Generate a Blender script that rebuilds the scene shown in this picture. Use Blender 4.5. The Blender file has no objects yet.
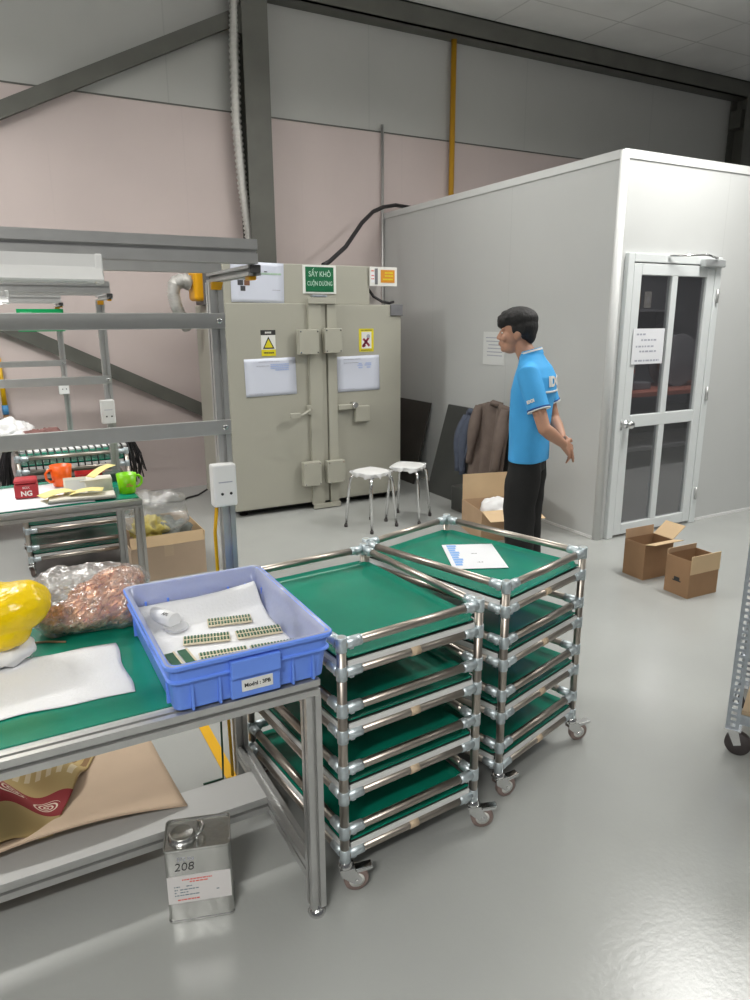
import bpy, bmesh, math, random
from mathutils import Vector, Matrix, noise
random.seed(7)
C = bpy.context.scene.collection
PI = math.pi
V = Vector

# ------------------------------------------------------------------ camera, world, lights, exposure
sc = bpy.context.scene
cam_d = bpy.data.cameras.new('camera')
cam = bpy.data.objects.new('camera', cam_d); C.objects.link(cam)
cam_d.sensor_fit = 'VERTICAL'; cam_d.sensor_height = 36.0; cam_d.lens = 706.2/1000*36
cam_d.clip_start = 0.05; cam_d.clip_end = 100
YAW, PITCH, ROLL = -0.49410, 0.24967, -0.0053
fwd = V((-math.sin(YAW)*math.cos(PITCH), math.cos(YAW)*math.cos(PITCH), -math.sin(PITCH)))
rgt = V((math.cos(YAW), math.sin(YAW), 0)); upv = rgt.cross(fwd)
r2 = rgt*math.cos(ROLL)+upv*math.sin(ROLL); u2 = -rgt*math.sin(ROLL)+upv*math.cos(ROLL)
cam.matrix_world = Matrix(((r2.x, u2.x, -fwd.x, 0), (r2.y, u2.y, -fwd.y, 0), (r2.z, u2.z, -fwd.z, 1.62), (0, 0, 0, 1)))
sc.camera = cam

sc.view_settings.view_transform = 'Standard'
sc.view_settings.look = 'None'
sc.view_settings.gamma = 1.0
sc.view_settings.use_curve_mapping = False
sc.view_settings.exposure = 0.0

world = bpy.data.worlds.new('world'); sc.world = world; world.use_nodes = True
world.node_tree.nodes['Background'].inputs[0].default_value = (0.95, 0.97, 1.0, 1)
world.node_tree.nodes['Background'].inputs[1].default_value = 0.11

def area(name, loc, sx, sy, power, rotz=0, color=(1, 0.985, 0.95), rot=None, spread=PI):
    d = bpy.data.lights.new(name, 'AREA'); d.shape = 'RECTANGLE'; d.size = sx; d.size_y = sy
    d.energy = power; d.color = color; d.spread = spread
    o = bpy.data.objects.new(name, d); C.objects.link(o); o.location = loc
    o.rotation_euler = rot if rot else (0, 0, rotz)
    return o
# hanging fluorescent fittings (door, left) plus added fill lights, all outside the frame
for nm, p, sx, sy, pw in (('hall_lamp_door', (4.35, 2.55, 3.75), 0.25, 1.25, 82), ('hall_lamp_left', (-1.7, -1.3, 3.6), 1.25, 0.25, 135), ('fill_lamp_back', (1.2, -2.2, 3.75), 1.25, 0.25, 10),
                          ('fill_lamp_right', (7.5, 0.2, 3.75), 0.25, 1.25, 35), ('fill_lamp_far_left', (-0.9, 4.5, 3.75), 1.25, 0.25, 90), ('fill_lamp_far_right', (2.6, 4.6, 3.95), 1.25, 0.25, 22)):
    area(nm, p, sx, sy, pw)
    area(nm+'_upward', (p[0], p[1], p[2]+0.04), sx, sy, pw*0.65, rot=(PI, 0, 0))

# ------------------------------------------------------------------ materials
MATS = {}
def nt(m): return m.node_tree.nodes, m.node_tree.links
def mat(name, col, rough=0.5, metal=0.0, var=0.0, vscale=8.0, bump=0.0, bscale=40.0, spec=0.5, coat=0.0, trans=0.0, stretch=None, sss=0.0):
    m = bpy.data.materials.new(name); m.use_nodes = True
    N, L = nt(m); b = N['Principled BSDF']
    b.inputs['Base Color'].default_value = (*col, 1); b.inputs['Roughness'].default_value = rough
    b.inputs['Metallic'].default_value = metal; b.inputs['Specular IOR Level'].default_value = spec
    b.inputs['Coat Weight'].default_value = coat
    b.inputs['Transmission Weight'].default_value = trans
    if sss: b.inputs['Subsurface Weight'].default_value = sss; b.inputs['Subsurface Radius'].default_value = (0.02, 0.008, 0.004)
    tc = N.new('ShaderNodeTexCoord'); mp = N.new('ShaderNodeMapping'); L.new(tc.outputs['Object'], mp.inputs[0])
    if stretch: mp.inputs['Scale'].default_value = stretch
    if var:
        n = N.new('ShaderNodeTexNoise'); n.inputs['Scale'].default_value = vscale; n.inputs['Detail'].default_value = 5
        L.new(mp.outputs[0], n.inputs['Vector'])
        r = N.new('ShaderNodeValToRGB'); lo = [max(0, c*(1-var)) for c in col]; hi = [min(1, c*(1+var)) for c in col]
        r.color_ramp.elements[0].color = (*lo, 1); r.color_ramp.elements[1].color = (*hi, 1)
        r.color_ramp.elements[0].position = 0.3; r.color_ramp.elements[1].position = 0.7
        L.new(n.outputs[0], r.inputs[0]); L.new(r.outputs[0], b.inputs['Base Color'])
    if bump:
        n = N.new('ShaderNodeTexNoise'); n.inputs['Scale'].default_value = bscale; n.inputs['Detail'].default_value = 4
        L.new(mp.outputs[0], n.inputs['Vector'])
        bp = N.new('ShaderNodeBump'); bp.inputs['Strength'].default_value = bump; bp.inputs['Distance'].default_value = 0.02
        L.new(n.outputs[0], bp.inputs['Height']); L.new(bp.outputs[0], b.inputs['Normal'])
    MATS[name] = m
    return m

def seam_mat(name, col, axes, line=(0.25, 0.25, 0.25), width=0.008, rough=0.5, var=0.03, bump=0.0, metal=0.0, spec=0.5):
    """flat panels with thin seams; axes = list of (axis index, pitch, offset)"""
    m = mat(name, col, rough, metal, var, 1.5, bump, 30, spec)
    N, L = nt(m); b = N['Principled BSDF']
    tc = [n for n in N if n.type == 'TEX_COORD'][0]
    sp = N.new('ShaderNodeSeparateXYZ'); L.new(tc.outputs['Object'], sp.inputs[0])
    tot = None
    for ax, pitch, off in axes:
        a = N.new('ShaderNodeMath'); a.operation = 'ADD'; a.inputs[1].default_value = -off+1000*pitch; L.new(sp.outputs[ax], a.inputs[0])
        k = N.new('ShaderNodeMath'); k.operation = 'MODULO'; k.inputs[1].default_value = pitch; L.new(a.outputs[0], k.inputs[0])
        c = N.new('ShaderNodeMath'); c.operation = 'LESS_THAN'; c.inputs[1].default_value = width; L.new(k.outputs[0], c.inputs[0])
        if tot is None: tot = c
        else:
            q = N.new('ShaderNodeMath'); q.operation = 'MAXIMUM'; L.new(tot.outputs[0], q.inputs[0]); L.new(c.outputs[0], q.inputs[1]); tot = q
    mx = N.new('ShaderNodeMix'); mx.data_type = 'RGBA'
    L.new(tot.outputs[0], mx.inputs[0])
    src = b.inputs['Base Color'].links[0].from_socket if b.inputs['Base Color'].links else None
    if src: L.new(src, mx.inputs[6])
    else: mx.inputs[6].default_value = (*col, 1)
    mx.inputs[7].default_value = (*line, 1)
    L.new(mx.outputs[2], b.inputs['Base Color'])
    return m

def film_mat(name, tint, opacity, rough=0.12, gloss=0.25, bump=0.6, bscale=18):
    """thin transparent plastic film or glass: transparent + diffuse haze + gloss"""
    m = bpy.data.materials.new(name); m.use_nodes = True; N, L = nt(m)
    N.remove(N['Principled BSDF']); out = N['Material Output']
    t = N.new('ShaderNodeBsdfTransparent'); t.inputs[0].default_value = (*tint, 1)
    d = N.new('ShaderNodeBsdfDiffuse'); d.inputs[0].default_value = (0.8, 0.8, 0.8, 1)
    g = N.new('ShaderNodeBsdfGlossy'); g.inputs['Roughness'].default_value = rough
    m1 = N.new('ShaderNodeMixShader'); m1.inputs[0].default_value = opacity
    L.new(t.outputs[0], m1.inputs[1]); L.new(d.outputs[0], m1.inputs[2])
    m2 = N.new('ShaderNodeMixShader')
    lw = N.new('ShaderNodeLayerWeight'); lw.inputs['Blend'].default_value = 0.3
    mu = N.new('ShaderNodeMath'); mu.operation = 'MULTIPLY_ADD'; mu.inputs[1].default_value = gloss*0.9; mu.inputs[2].default_value = gloss*0.12; mu.use_clamp = True
    L.new(lw.outputs['Facing'], mu.inputs[0]); L.new(mu.outputs[0], m2.inputs[0])
    L.new(m1.outputs[0], m2.inputs[1]); L.new(g.outputs[0], m2.inputs[2]); L.new(m2.outputs[0], out.inputs[0])
    if bump:
        n = N.new('ShaderNodeTexNoise'); n.inputs['Scale'].default_value = bscale; n.inputs['Detail'].default_value = 3
        tc = N.new('ShaderNodeTexCoord'); L.new(tc.outputs['Object'], n.inputs['Vector'])
        bp = N.new('ShaderNodeBump'); bp.inputs['Strength'].default_value = bump; bp.inputs['Distance'].default_value = 0.03
        L.new(n.outputs[0], bp.inputs['Height']); L.new(bp.outputs[0], g.inputs['Normal']); L.new(bp.outputs[0], d.inputs['Normal'])
    MATS[name] = m
    return m

floor_m = mat('epoxy_floor', (0.40, 0.41, 0.395), 0.24, 0, 0.05, 1.3, 0.03, 60, 0.5)
# fine mottled dirt on the floor
wall_m = seam_mat('pink_wall', (0.60, 0.51, 0.49), [(0, 1.15, 0.66)], (0.585, 0.498, 0.48), 0.01, 0.6)
upper_m = seam_mat('grey_wall', (0.46, 0.46, 0.44), [(0, 2.02, 1.70)], (0.415, 0.415, 0.40), 0.012, 0.55)
ceil_m = seam_mat('ceiling_tiles', (0.80, 0.80, 0.78), [(0, 1.2, 0.3), (1, 0.6, 0.2)], (0.62, 0.62, 0.60), 0.02, 0.8, 0.06)
room_m = seam_mat('room_panel', (0.575, 0.585, 0.575), [(0, 1.15, 4.97), (1, 1.15, 3.70)], (0.52, 0.53, 0.52), 0.006, 0.42, 0.02)
steel_m = mat('painted_steel', (0.115, 0.115, 0.10), 0.55, 0, 0.12, 4)
alu = mat('aluminium', (0.56, 0.56, 0.55), 0.38, 0.75, 0.04, 20)
alu_dark = mat('aluminium_slot', (0.10, 0.10, 0.10), 0.6, 0.5)
white_pl = mat('white_plastic', (0.80, 0.80, 0.79), 0.4)
cream_pl = mat('cream_plastic', (0.72, 0.69, 0.62), 0.45)
foam = mat('foam_sheet', (0.78, 0.78, 0.79), 0.7, 0, 0.02, 10, 0.15, 120)
paper = mat('paper', (0.82, 0.83, 0.86), 0.6)
paper_blue = mat('paper_sleeve', (0.66, 0.69, 0.79), 0.35)
green_mat = mat('green_mat', (0.004, 0.225, 0.145), 0.25, 0, 0.10, 6)
green_board = mat('green_board', (0.0, 0.30, 0.10), 0.3)
steel_pipe = mat('stainless_pipe', (0.47, 0.42, 0.37), 0.36, 1.0)
joint_m = mat('zinc_joint', (0.60, 0.67, 0.70), 0.42, 0.7, 0.15, 30)
chrome = mat('chrome', (0.75, 0.75, 0.75), 0.15, 1.0)
tin = mat('tin_plate', (0.62, 0.62, 0.60), 0.27, 1.0, 0.08, 14, 0.15, 14)
rubber = mat('dark_rubber', (0.06, 0.05, 0.05), 0.6)
brownrub = mat('brown_wheel', (0.26, 0.19, 0.17), 0.5)
tape_tan = mat('masking_tape', (0.62, 0.48, 0.33), 0.6)
blue_bin = mat('blue_plastic', (0.15, 0.30, 0.88), 0.38, 0, 0.03, 5)
card = mat('cardboard', (0.50, 0.34, 0.21), 0.8, 0, 0.06, 6)
card_light = mat('cardboard_pale', (0.57, 0.43, 0.31), 0.8, 0, 0.05, 5)
card_dark = mat('cardboard_brown', (0.34, 0.20, 0.105), 0.8, 0, 0.08, 6)
card_in = mat('cardboard_inside', (0.62, 0.45, 0.27), 0.8, 0, 0.05, 6)
card_pink = mat('cardboard_pink', (0.62, 0.42, 0.37), 0.8, 0, 0.04, 6)
oven_m = mat('oven_paint', (0.395, 0.385, 0.325), 0.45, 0, 0.02, 2)
oven_trim = mat('oven_trim', (0.415, 0.405, 0.34), 0.4, 0, 0.02, 2)
black = mat('black_plastic', (0.015, 0.015, 0.015), 0.5)
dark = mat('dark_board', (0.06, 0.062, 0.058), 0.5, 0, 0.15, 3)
darker = mat('dark_board_brown', (0.05, 0.046, 0.04), 0.5, 0, 0.15, 3)
yellow = mat('yellow_plastic', (0.80, 0.46, 0.0), 0.4)
yellow_bag = mat('yellow_bag', (0.88, 0.60, 0.0), 0.22, 0, 0.05, 8, 0.25, 30)
yellow_paint = mat('yellow_pipe', (0.50, 0.26, 0.01), 0.5)
yellow_tape = mat('yellow_tape', (0.78, 0.42, 0.0), 0.5)
amber = mat('amber_housing', (0.80, 0.38, 0.0), 0.4)
foil = mat('foil_hose', (0.60, 0.585, 0.555), 0.45, 0.25, 0.1, 30)
red = mat('red_plastic', (0.55, 0.02, 0.02), 0.35)
red_dk = mat('red_box', (0.42, 0.02, 0.03), 0.4)
orange = mat('orange_plastic', (0.85, 0.12, 0.005), 0.35)
lime = mat('lime_plastic', (0.22, 0.62, 0.0), 0.35)
green_sign = mat('green_sign', (0.0, 0.13, 0.045), 0.4)
green_paint = mat('green_panel', (0.0, 0.33, 0.10), 0.4)
ink = mat('ink', (0.03, 0.03, 0.03), 0.7)
ink_grey = mat('grey_ink', (0.42, 0.43, 0.50), 0.7)
ink_blue = mat('blue_ink', (0.22, 0.42, 0.80), 0.6)
ink_red = mat('red_ink', (0.75, 0.15, 0.12), 0.6)
sig_yellow = mat('sign_yellow', (0.72, 0.62, 0.02), 0.4)
sig_white = mat('sign_white', (0.78, 0.78, 0.74), 0.4)
sig_orange = mat('sign_orange', (0.68, 0.28, 0.02), 0.4)
copper = mat('copper_parts', (0.78, 0.36, 0.18), 0.35, 0.45, 0.35, 60)
white_film = mat('white_film', (0.80, 0.80, 0.80), 0.35, 0, 0, 8, 0.4, 20)
pcb = mat('pcb_green', (0.04, 0.13, 0.07), 0.35)
beige = mat('beige_plastic', (0.66, 0.58, 0.42), 0.5)
skin = mat('skin', (0.50, 0.27, 0.18), 0.5, 0, 0.04, 12, sss=0.08)
hair_m = mat('black_hair', (0.010, 0.009, 0.009), 0.6, 0, 0.3, 40, 0.4, 90, stretch=(1, 1, 0.25))
shirt_m = mat('blue_shirt', (0.06, 0.39, 0.80), 0.75, 0, 0.05, 9, 0.15, 25)
trouser_m = mat('black_trousers', (0.010, 0.010, 0.010), 0.85, 0, 0.2, 10, 0.2, 20)
lips = mat('lips', (0.40, 0.15, 0.12), 0.5)
brown_cloth = mat('brown_jacket', (0.17, 0.13, 0.11), 0.9, 0, 0.12, 10, 0.3, 30)
blue_cloth = mat('slate_jacket', (0.08, 0.095, 0.135), 0.9, 0, 0.12, 10, 0.3, 30)
wine_cloth = mat('wine_cloth', (0.20, 0.10, 0.09), 0.9, 0, 0.15, 12)
galv = mat('galvanised', (0.45, 0.49, 0.54), 0.35, 0.85, 0.12, 30)
cable_blk = mat('black_cable', (0.02, 0.018, 0.02), 0.5)
cable_grn = mat('green_wire', (0.03, 0.10, 0.06), 0.5)
wood = mat('plywood', (0.45, 0.34, 0.22), 0.7, 0, 0.1, 8)
red_bench = mat('red_bench', (0.40, 0.14, 0.10), 0.5)
machine = mat('machine_grey', (0.16, 0.16, 0.17), 0.5, 0, 0.2, 6)
glass = film_mat('door_glass', (0.72, 0.72, 0.74), 0.01, 0.03, 0.5, 0)
clear_bag = film_mat('clear_bag', (0.98, 0.98, 0.98), 0.20, 0.16, 0.7, 0.6, 26)
clear_liner = film_mat('clear_liner', (0.96, 0.97, 0.99), 0.40, 0.30, 0.5, 0.5, 14)

# ------------------------------------------------------------------ mesh builder
class MB:
    def __init__(s): s.bm = bmesh.new(); s.mats = []; s.cur = 0
    def m(s, material):
        if material not in s.mats: s.mats.append(material)
        s.cur = s.mats.index(material); return s
    def face(s, vs, smooth=False):
        try:
            f = s.bm.faces.new(vs); f.material_index = s.cur; f.smooth = smooth; return f
        except ValueError: return None
    def box(s, x0, x1, y0, y1, z0, z1, M=None):
        c = [V((x, y, z)) for z in (z0, z1) for x, y in ((x0, y0), (x1, y0), (x1, y1), (x0, y1))]
        if M is not None: c = [M @ p for p in c]
        v = [s.bm.verts.new(p) for p in c]
        for q in ((3, 2, 1, 0), (4, 5, 6, 7), (0, 1, 5, 4), (1, 2, 6, 5), (2, 3, 7, 6), (3, 0, 4, 7)): s.face([v[i] for i in q])
        return s
    def rings(s, rings, smooth=True, closed=True, caps=True):
        vr = [[s.bm.verts.new(p) for p in r] for r in rings]; n = len(vr[0])
        for a, b in zip(vr, vr[1:]):
            for i in range(n if closed else n-1):
                j = (i+1) % n; s.face([a[i], a[j], b[j], b[i]], smooth)
        if caps and closed: s.face(vr[0][::-1]); s.face(vr[-1])
        return s
    def tube(s, pts, r, seg=10, smooth=True, caps=True):
        pts = [V(p) for p in pts]; n = len(pts); rr = r if isinstance(r, (list, tuple)) else [r]*n
        t0 = (pts[1]-pts[0]).normalized(); a = V((0, 0, 1)) if abs(t0.z) < 0.9 else V((1, 0, 0))
        u = t0.cross(a).normalized(); R = []
        for i, p in enumerate(pts):
            t = (pts[min(i+1, n-1)]-pts[max(i-1, 0)]).normalized()
            u = (u-t*u.dot(t)).normalized(); w = t.cross(u)
            R.append([p+(u*math.cos(2*PI*k/seg)+w*math.sin(2*PI*k/seg))*rr[i] for k in range(seg)])
        return s.rings(R, smooth, True, caps)
    def cyl(s, p0, p1, r0, r1=None, seg=16): return s.tube([p0, p1], [r0, r0 if r1 is None else r1], seg)
    def lathe(s, prof, c=(0, 0, 0), seg=24, M=None, caps=True):
        R = []
        for r, z in prof:
            ring = [V((c[0]+r*math.cos(2*PI*k/seg), c[1]+r*math.sin(2*PI*k/seg), c[2]+z)) for k in range(seg)]
            R.append([M @ p for p in ring] if M is not None else ring)
        return s.rings(R, True, True, caps)
    def prism(s, poly, h0, h1, M=None):
        """polygon in xy extruded along z, then M"""
        a = [V((x, y, h0)) for x, y in poly]; b = [V((x, y, h1)) for x, y in poly]
        if M is not None: a = [M @ p for p in a]; b = [M @ p for p in b]
        return s.rings([a, b], False)
    def ell(s, c, r, seg=20, rg=12, M=None):
        c = V(c); R = []
        for j in range(1, rg):
            th = PI*j/rg; ring = []
            for k in range(seg):
                p = V((r[0]*math.sin(th)*math.cos(2*PI*k/seg), r[1]*math.sin(th)*math.sin(2*PI*k/seg), -r[2]*math.cos(th)))
                ring.append(c+(M @ p if M is not None else p))
            R.append(ring)
        vr = [[s.bm.verts.new(p) for p in q] for q in R]
        for a, b in zip(vr, vr[1:]):
            for i in range(seg): j = (i+1) % seg; s.face([a[i], a[j], b[j], b[i]], True)
        lo = s.bm.verts.new(c+(M @ V((0, 0, -r[2])) if M is not None else V((0, 0, -r[2]))))
        hi = s.bm.verts.new(c+(M @ V((0, 0, r[2])) if M is not None else V((0, 0, r[2]))))
        for i in range(seg):
            j = (i+1) % seg; s.face([vr[0][j], vr[0][i], lo], True); s.face([vr[-1][i], vr[-1][j], hi], True)
        return s
    def grid(s, fn, nu, nv, smooth=True, thick=0.0):
        """surface fn(u,v); with thick>0 a closed sheet"""
        P = [[V(fn(i/nu, j/nv)) for j in range(nv+1)] for i in range(nu+1)]
        uvl = s.bm.loops.layers.uv.verify()
        top = [[s.bm.verts.new(p) for p in row] for row in P]
        def q(a, b, c, d, uv):
            f = s.face([a, b, c, d], smooth)
            if f:
                for lp, t in zip(f.loops, uv): lp[uvl].uv = t
        for i in range(nu):
            for j in range(nv):
                q(top[i][j], top[i+1][j], top[i+1][j+1], top[i][j+1], [(i/nu, j/nv), ((i+1)/nu, j/nv), ((i+1)/nu, (j+1)/nv), (i/nu, (j+1)/nv)])
        if thick:
            Nn = [[None]*(nv+1) for _ in range(nu+1)]
            for i in range(nu+1):
                for j in range(nv+1):
                    du = P[min(i+1, nu)][j]-P[max(i-1, 0)][j]; dv = P[i][min(j+1, nv)]-P[i][max(j-1, 0)]
                    Nn[i][j] = du.cross(dv).normalized()
            bot = [[s.bm.verts.new(P[i][j]-Nn[i][j]*thick) for j in range(nv+1)] for i in range(nu+1)]
            for i in range(nu):
                for j in range(nv):
                    q(bot[i][j+1], bot[i+1][j+1], bot[i+1][j], bot[i][j], [(i/nu, (j+1)/nv), ((i+1)/nu, (j+1)/nv), ((i+1)/nu, j/nv), (i/nu, j/nv)])
            for i in range(nu):
                s.face([top[i+1][0], top[i][0], bot[i][0], bot[i+1][0]]); s.face([top[i][nv], top[i+1][nv], bot[i+1][nv], bot[i][nv]])
            for j in range(nv):
                s.face([top[0][j], top[0][j+1], bot[0][j+1], bot[0][j]]); s.face([top[nu][j+1], top[nu][j], bot[nu][j], bot[nu][j+1]])
        return s
    def profile(s, p0, p1, w=0.04, h=0.04, up=(0, 0, 1), slots_w=1, slots_h=1):
        """slotted aluminium extrusion between two points; w across, h along up"""
        p0, p1 = V(p0), V(p1); t = (p1-p0).normalized(); up = V(up); sx = t.cross(up).normalized(); uz = sx.cross(t)
        g, d = 0.005, 0.012
        def side(length, n):
            out = [-length/2]
            for k in range(n):
                c = -length/2+length*(k+0.5)/n; out += [(c-g), (c+g)]
            return out
        poly = []
        hw, hh = w/2, h/2
        def add(fn, length, n):
            xs = side(length, n); poly.append(fn(xs[0], 0))
            for k in range(n):
                a, b = xs[1+2*k], xs[2+2*k]
                poly.extend([fn(a, 0), fn(a, d), fn(b, d), fn(b, 0)])
        add(lambda x, dp: (x, -hh+dp), w, slots_w); add(lambda y, dp: (hw-dp, y), h, slots_h)
        add(lambda x, dp: (-x, hh-dp), w, slots_w); add(lambda y, dp: (-hw+dp, -y), h, slots_h)
        a = [p0+sx*x+uz*y for x, y in poly]; b = [p1+sx*x+uz*y for x, y in poly]
        return s.rings([a, b], False)
    def build(s, name, material=None, parent=None, loc=None, bevel=0.0, bseg=2, rot=None):
        me = bpy.data.meshes.new(name)
        bmesh.ops.recalc_face_normals(s.bm, faces=s.bm.faces[:])
        s.bm.to_mesh(me); s.bm.free()
        for mm in (s.mats if s.mats else [material]): me.materials.append(mm)
        o = bpy.data.objects.new(name, me); C.objects.link(o)
        if parent is not None: o.parent = parent
        if loc is not None: o.location = loc
        if rot is not None: o.rotation_euler = rot
        if bevel:
            b = o.modifiers.new('bevel', 'BEVEL'); b.width = bevel; b.segments = bseg; b.limit_method = 'ANGLE'; b.angle_limit = math.radians(50)
            b.harden_normals = False
        return o

def tag(o, label=None, cat=None, group=None, kind=None):
    if label: o['label'] = label
    if cat: o['category'] = cat
    if group: o['group'] = group
    if kind: o['kind'] = kind
    return o
def thing(name, loc, rz, label, cat, group=None):
    o = bpy.data.objects.new(name, None); C.objects.link(o); o.empty_display_size = 0.1
    o.location = loc; o.rotation_euler = (0, 0, rz)
    return tag(o, label, cat, group)
def kids(o): return [c for c in C.objects if c.parent == o]
def copy_tree(o, loc=None, rz=None, label=None, parent=None, skip=()):
    c = o.copy(); C.objects.link(c)
    if parent is not None: c.parent = parent
    if loc is not None: c.location = loc
    if rz is not None: c.rotation_euler = (0, 0, rz)
    if label: c['label'] = label
    for ch in kids(o):
        if ch.name.split('.')[0] in skip: continue
        copy_tree(ch, parent=c)
    return c
def struct(o): o['kind'] = 'structure'; return o
def text(name, s, size, M, material, parent, bold=0.0, cx=True, squash=1.0):
    cu = bpy.data.curves.new(name, 'FONT'); cu.body = s; cu.size = size; cu.extrude = 0.0004; cu.offset = bold
    cu.align_x = 'CENTER' if cx else 'LEFT'; cu.align_y = 'CENTER'
    t = bpy.data.objects.new(name+'_curve', cu); C.objects.link(t)
    bpy.context.view_layer.update()
    me = bpy.data.meshes.new_from_object(t.evaluated_get(bpy.context.evaluated_depsgraph_get()))
    bpy.data.objects.remove(t); bpy.data.curves.remove(cu)
    me.transform(M @ Matrix.Diagonal((squash, 1, 1, 1)))
    me.materials.clear(); me.materials.append(material)
    o = bpy.data.objects.new(name, me); C.objects.link(o); o.parent = parent
    return o
def frame(o, x, y):
    """matrix whose local x,y follow the given world axes, at o"""
    x = V(x).normalized(); y = V(y).normalized(); z = x.cross(y)
    return Matrix(((x.x, y.x, z.x, o[0]), (x.y, y.y, z.y, o[1]), (x.z, y.z, z.z, o[2]), (0, 0, 0, 1)))
def FRONT(x, y, z): return frame((x, y, z), (1, 0, 0), (0, 0, 1))       # faces -Y
def remeshed(name, mb, material, parent, voxel, smooth=4, loc=None, factor=0.5):
    """fuse the pieces of mb into one continuous skin"""
    o = mb.build(name, material, None)
    rm = o.modifiers.new('r', 'REMESH'); rm.mode = 'VOXEL'; rm.voxel_size = voxel; rm.use_smooth_shade = True
    sm = o.modifiers.new('s', 'SMOOTH'); sm.factor = factor; sm.iterations = smooth
    bpy.context.view_layer.update()
    me = bpy.data.meshes.new_from_object(o.evaluated_get(bpy.context.evaluated_depsgraph_get()))
    old = o.data; bpy.data.objects.remove(o); bpy.data.meshes.remove(old)
    me.materials.clear(); me.materials.append(material); me.name = name
    for p in me.polygons: p.use_smooth = True; p.material_index = 0
    o = bpy.data.objects.new(name, me); C.objects.link(o); o.parent = parent
    if loc: o.location = loc
    return o
def crumple(o, amp, scale, seed=0.0, floor=None):
    me = o.data
    me.update()
    ns = [v.normal.copy() for v in me.vertices]
    for v, n in zip(me.vertices, ns):
        p = v.co*scale+V((seed, seed*1.7, -seed))
        k = noise.noise(p)+0.5*noise.noise(p*2.3)+0.35*(1-2*abs(noise.noise(p*1.6)))
        v.co += n*amp*k
        if floor is not None and v.co.z < floor: v.co.z = floor
    return o

# ================================================================== SETTING
YB = 7.0
struct(MB().box(-5, 12, -4.5, YB+0.1, -0.1, 0).build('floor', floor_m))
struct(MB().box(-5, 12, -4.5, YB+0.1, 4.65, 4.75).build('ceiling', ceil_m))
wb = MB(); wb.m(wall_m).box(-5, 12, YB, YB+0.1, 0, 3.5); wb.m(upper_m).box(-5, 12, YB, YB+0.1, 3.5, 4.65)
struct(wb.build('wall_back'))
struct(MB().m(steel_m).box(-5, 12, YB-0.006, YB, 3.49, 3.502).build('trim_1', steel_m))
# eave beam (I section)
e = MB().box(-5, 12, 6.80, 7.0, 4.45, 4.465).box(-5, 12, 6.89, 6.91, 4.465, 4.64).box(-5, 12, 6.80, 7.0, 4.635, 4.65)
e.box(-5, 12, 6.80, 6.815, 4.45, 4.65)
struct(e.build('trim_2', steel_m))
def column(x, name):
    m = MB().box(x-0.12, x+0.12, 6.74, 6.755, 0, 4.45).box(x-0.12, x+0.12, 6.97, 6.985, 0, 4.45).box(x-0.006, x+0.006, 6.755, 6.97, 0, 4.45)
    m.box(x-0.16, x+0.16, 6.70, 6.999, 0, 0.02)
    for z in (0.45, 4.2): m.box(x-0.135, x-0.006, 6.8, 6.96, z-0.11, z+0.11)
    return struct(m.build(name, steel_m))
column(2.45, 'trim_3'); column(9.36, 'trim_4')
def brace(a, b, name, y=6.90):
    a, b = V((a[0], y, a[1])), V((b[0], y, b[1])); t = (b-a).normalized(); n = V((-t.z, 0, t.x))
    m = MB(); q = V((0, 0.055, 0))
    for off, th in ((0, 0.008),):
        m.rings([[p-n*0.06, p+n*0.06, p+n*0.06+V((0, 0.008, 0)), p-n*0.052+V((0, 0.008, 0)), p-n*0.052+q, p-n*0.06+q] for p in (a, b)], False)
    return struct(m.build(name, steel_m))
brace((-1.6, 2.30), (2.36, 4.27), 'trim_5'); brace((-1.6, 2.47), (2.36, 0.50), 'trim_6', 6.93)

# wall pipes
tag(MB().cyl((4.70, 6.93, 0), (4.70, 6.93, 4.45), 0.03).build('gas_pipe', yellow_paint), 'yellow vertical pipe running up the back wall to the dark beam', 'pipe')
tag(MB().cyl((3.86, 6.965, 0), (3.86, 6.965, 3.56), 0.014).build('conduit', alu), 'thin grey conduit on the pink wall beside the white room', 'conduit')
# corrugated hose beside column
hz = MB()
path = [(2.315, 6.85, 4.44), (2.285, 6.85, 4.0), (2.27, 6.85, 3.4), (2.30, 6.85, 2.85), (2.345, 6.85, 2.4), (2.36, 6.85, 2.05)]
pts = []; rad = []
nseg = 116
for i in range(nseg+1):
    t = i/nseg*(len(path)-1); k = min(int(t), len(path)-2); f = t-k
    pts.append(V(path[k]).lerp(V(path[k+1]), f)); rad.append(0.052 if i % 2 else 0.034)
hz.tube(pts, rad, 12)
tag(hz.build('corrugated_hose', foil), 'silver corrugated hose running down beside the steel column', 'hose')

# ---- white panel room
RX, RY, RH = 3.885, 3.694, 2.655
DX0, DX1, DZ = 3.99, 4.91, 2.03
struct(MB().box(RX, RX+0.05, RY, YB, 0, RH).build('wall_left', room_m))
w = MB().box(RX+0.05, DX0, RY, RY+0.05, 0, RH).box(DX1, 9.0, RY, RY+0.05, 0, RH).box(DX0, DX1, RY, RY+0.05, DZ, RH)
struct(w.build('wall_front', room_m))
struct(MB().box(RX, 9.0, RY, YB, RH, RH+0.05).build('room_roof', room_m))
t = MB().lathe([(0.03, 0), (0.03, RH+0.05)], (RX+0.012, RY+0.012, 0), 16)
t.box(RX-0.008, 9, RY-0.008, RY+0.03, RH, RH+0.056).box(RX-0.008, RX+0.03, RY, YB-0.01, RH, RH+0.056)
struct(t.build('trim_7', mat('room_trim', (0.66, 0.67, 0.66), 0.4)))
struct(MB().box(RX-0.006, RX, RY, YB-0.01, 0, 0.02).box(DX1+0.03, 9, RY-0.006, RY, 0, 0.02).build('baseboard_room', white_pl))
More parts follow.
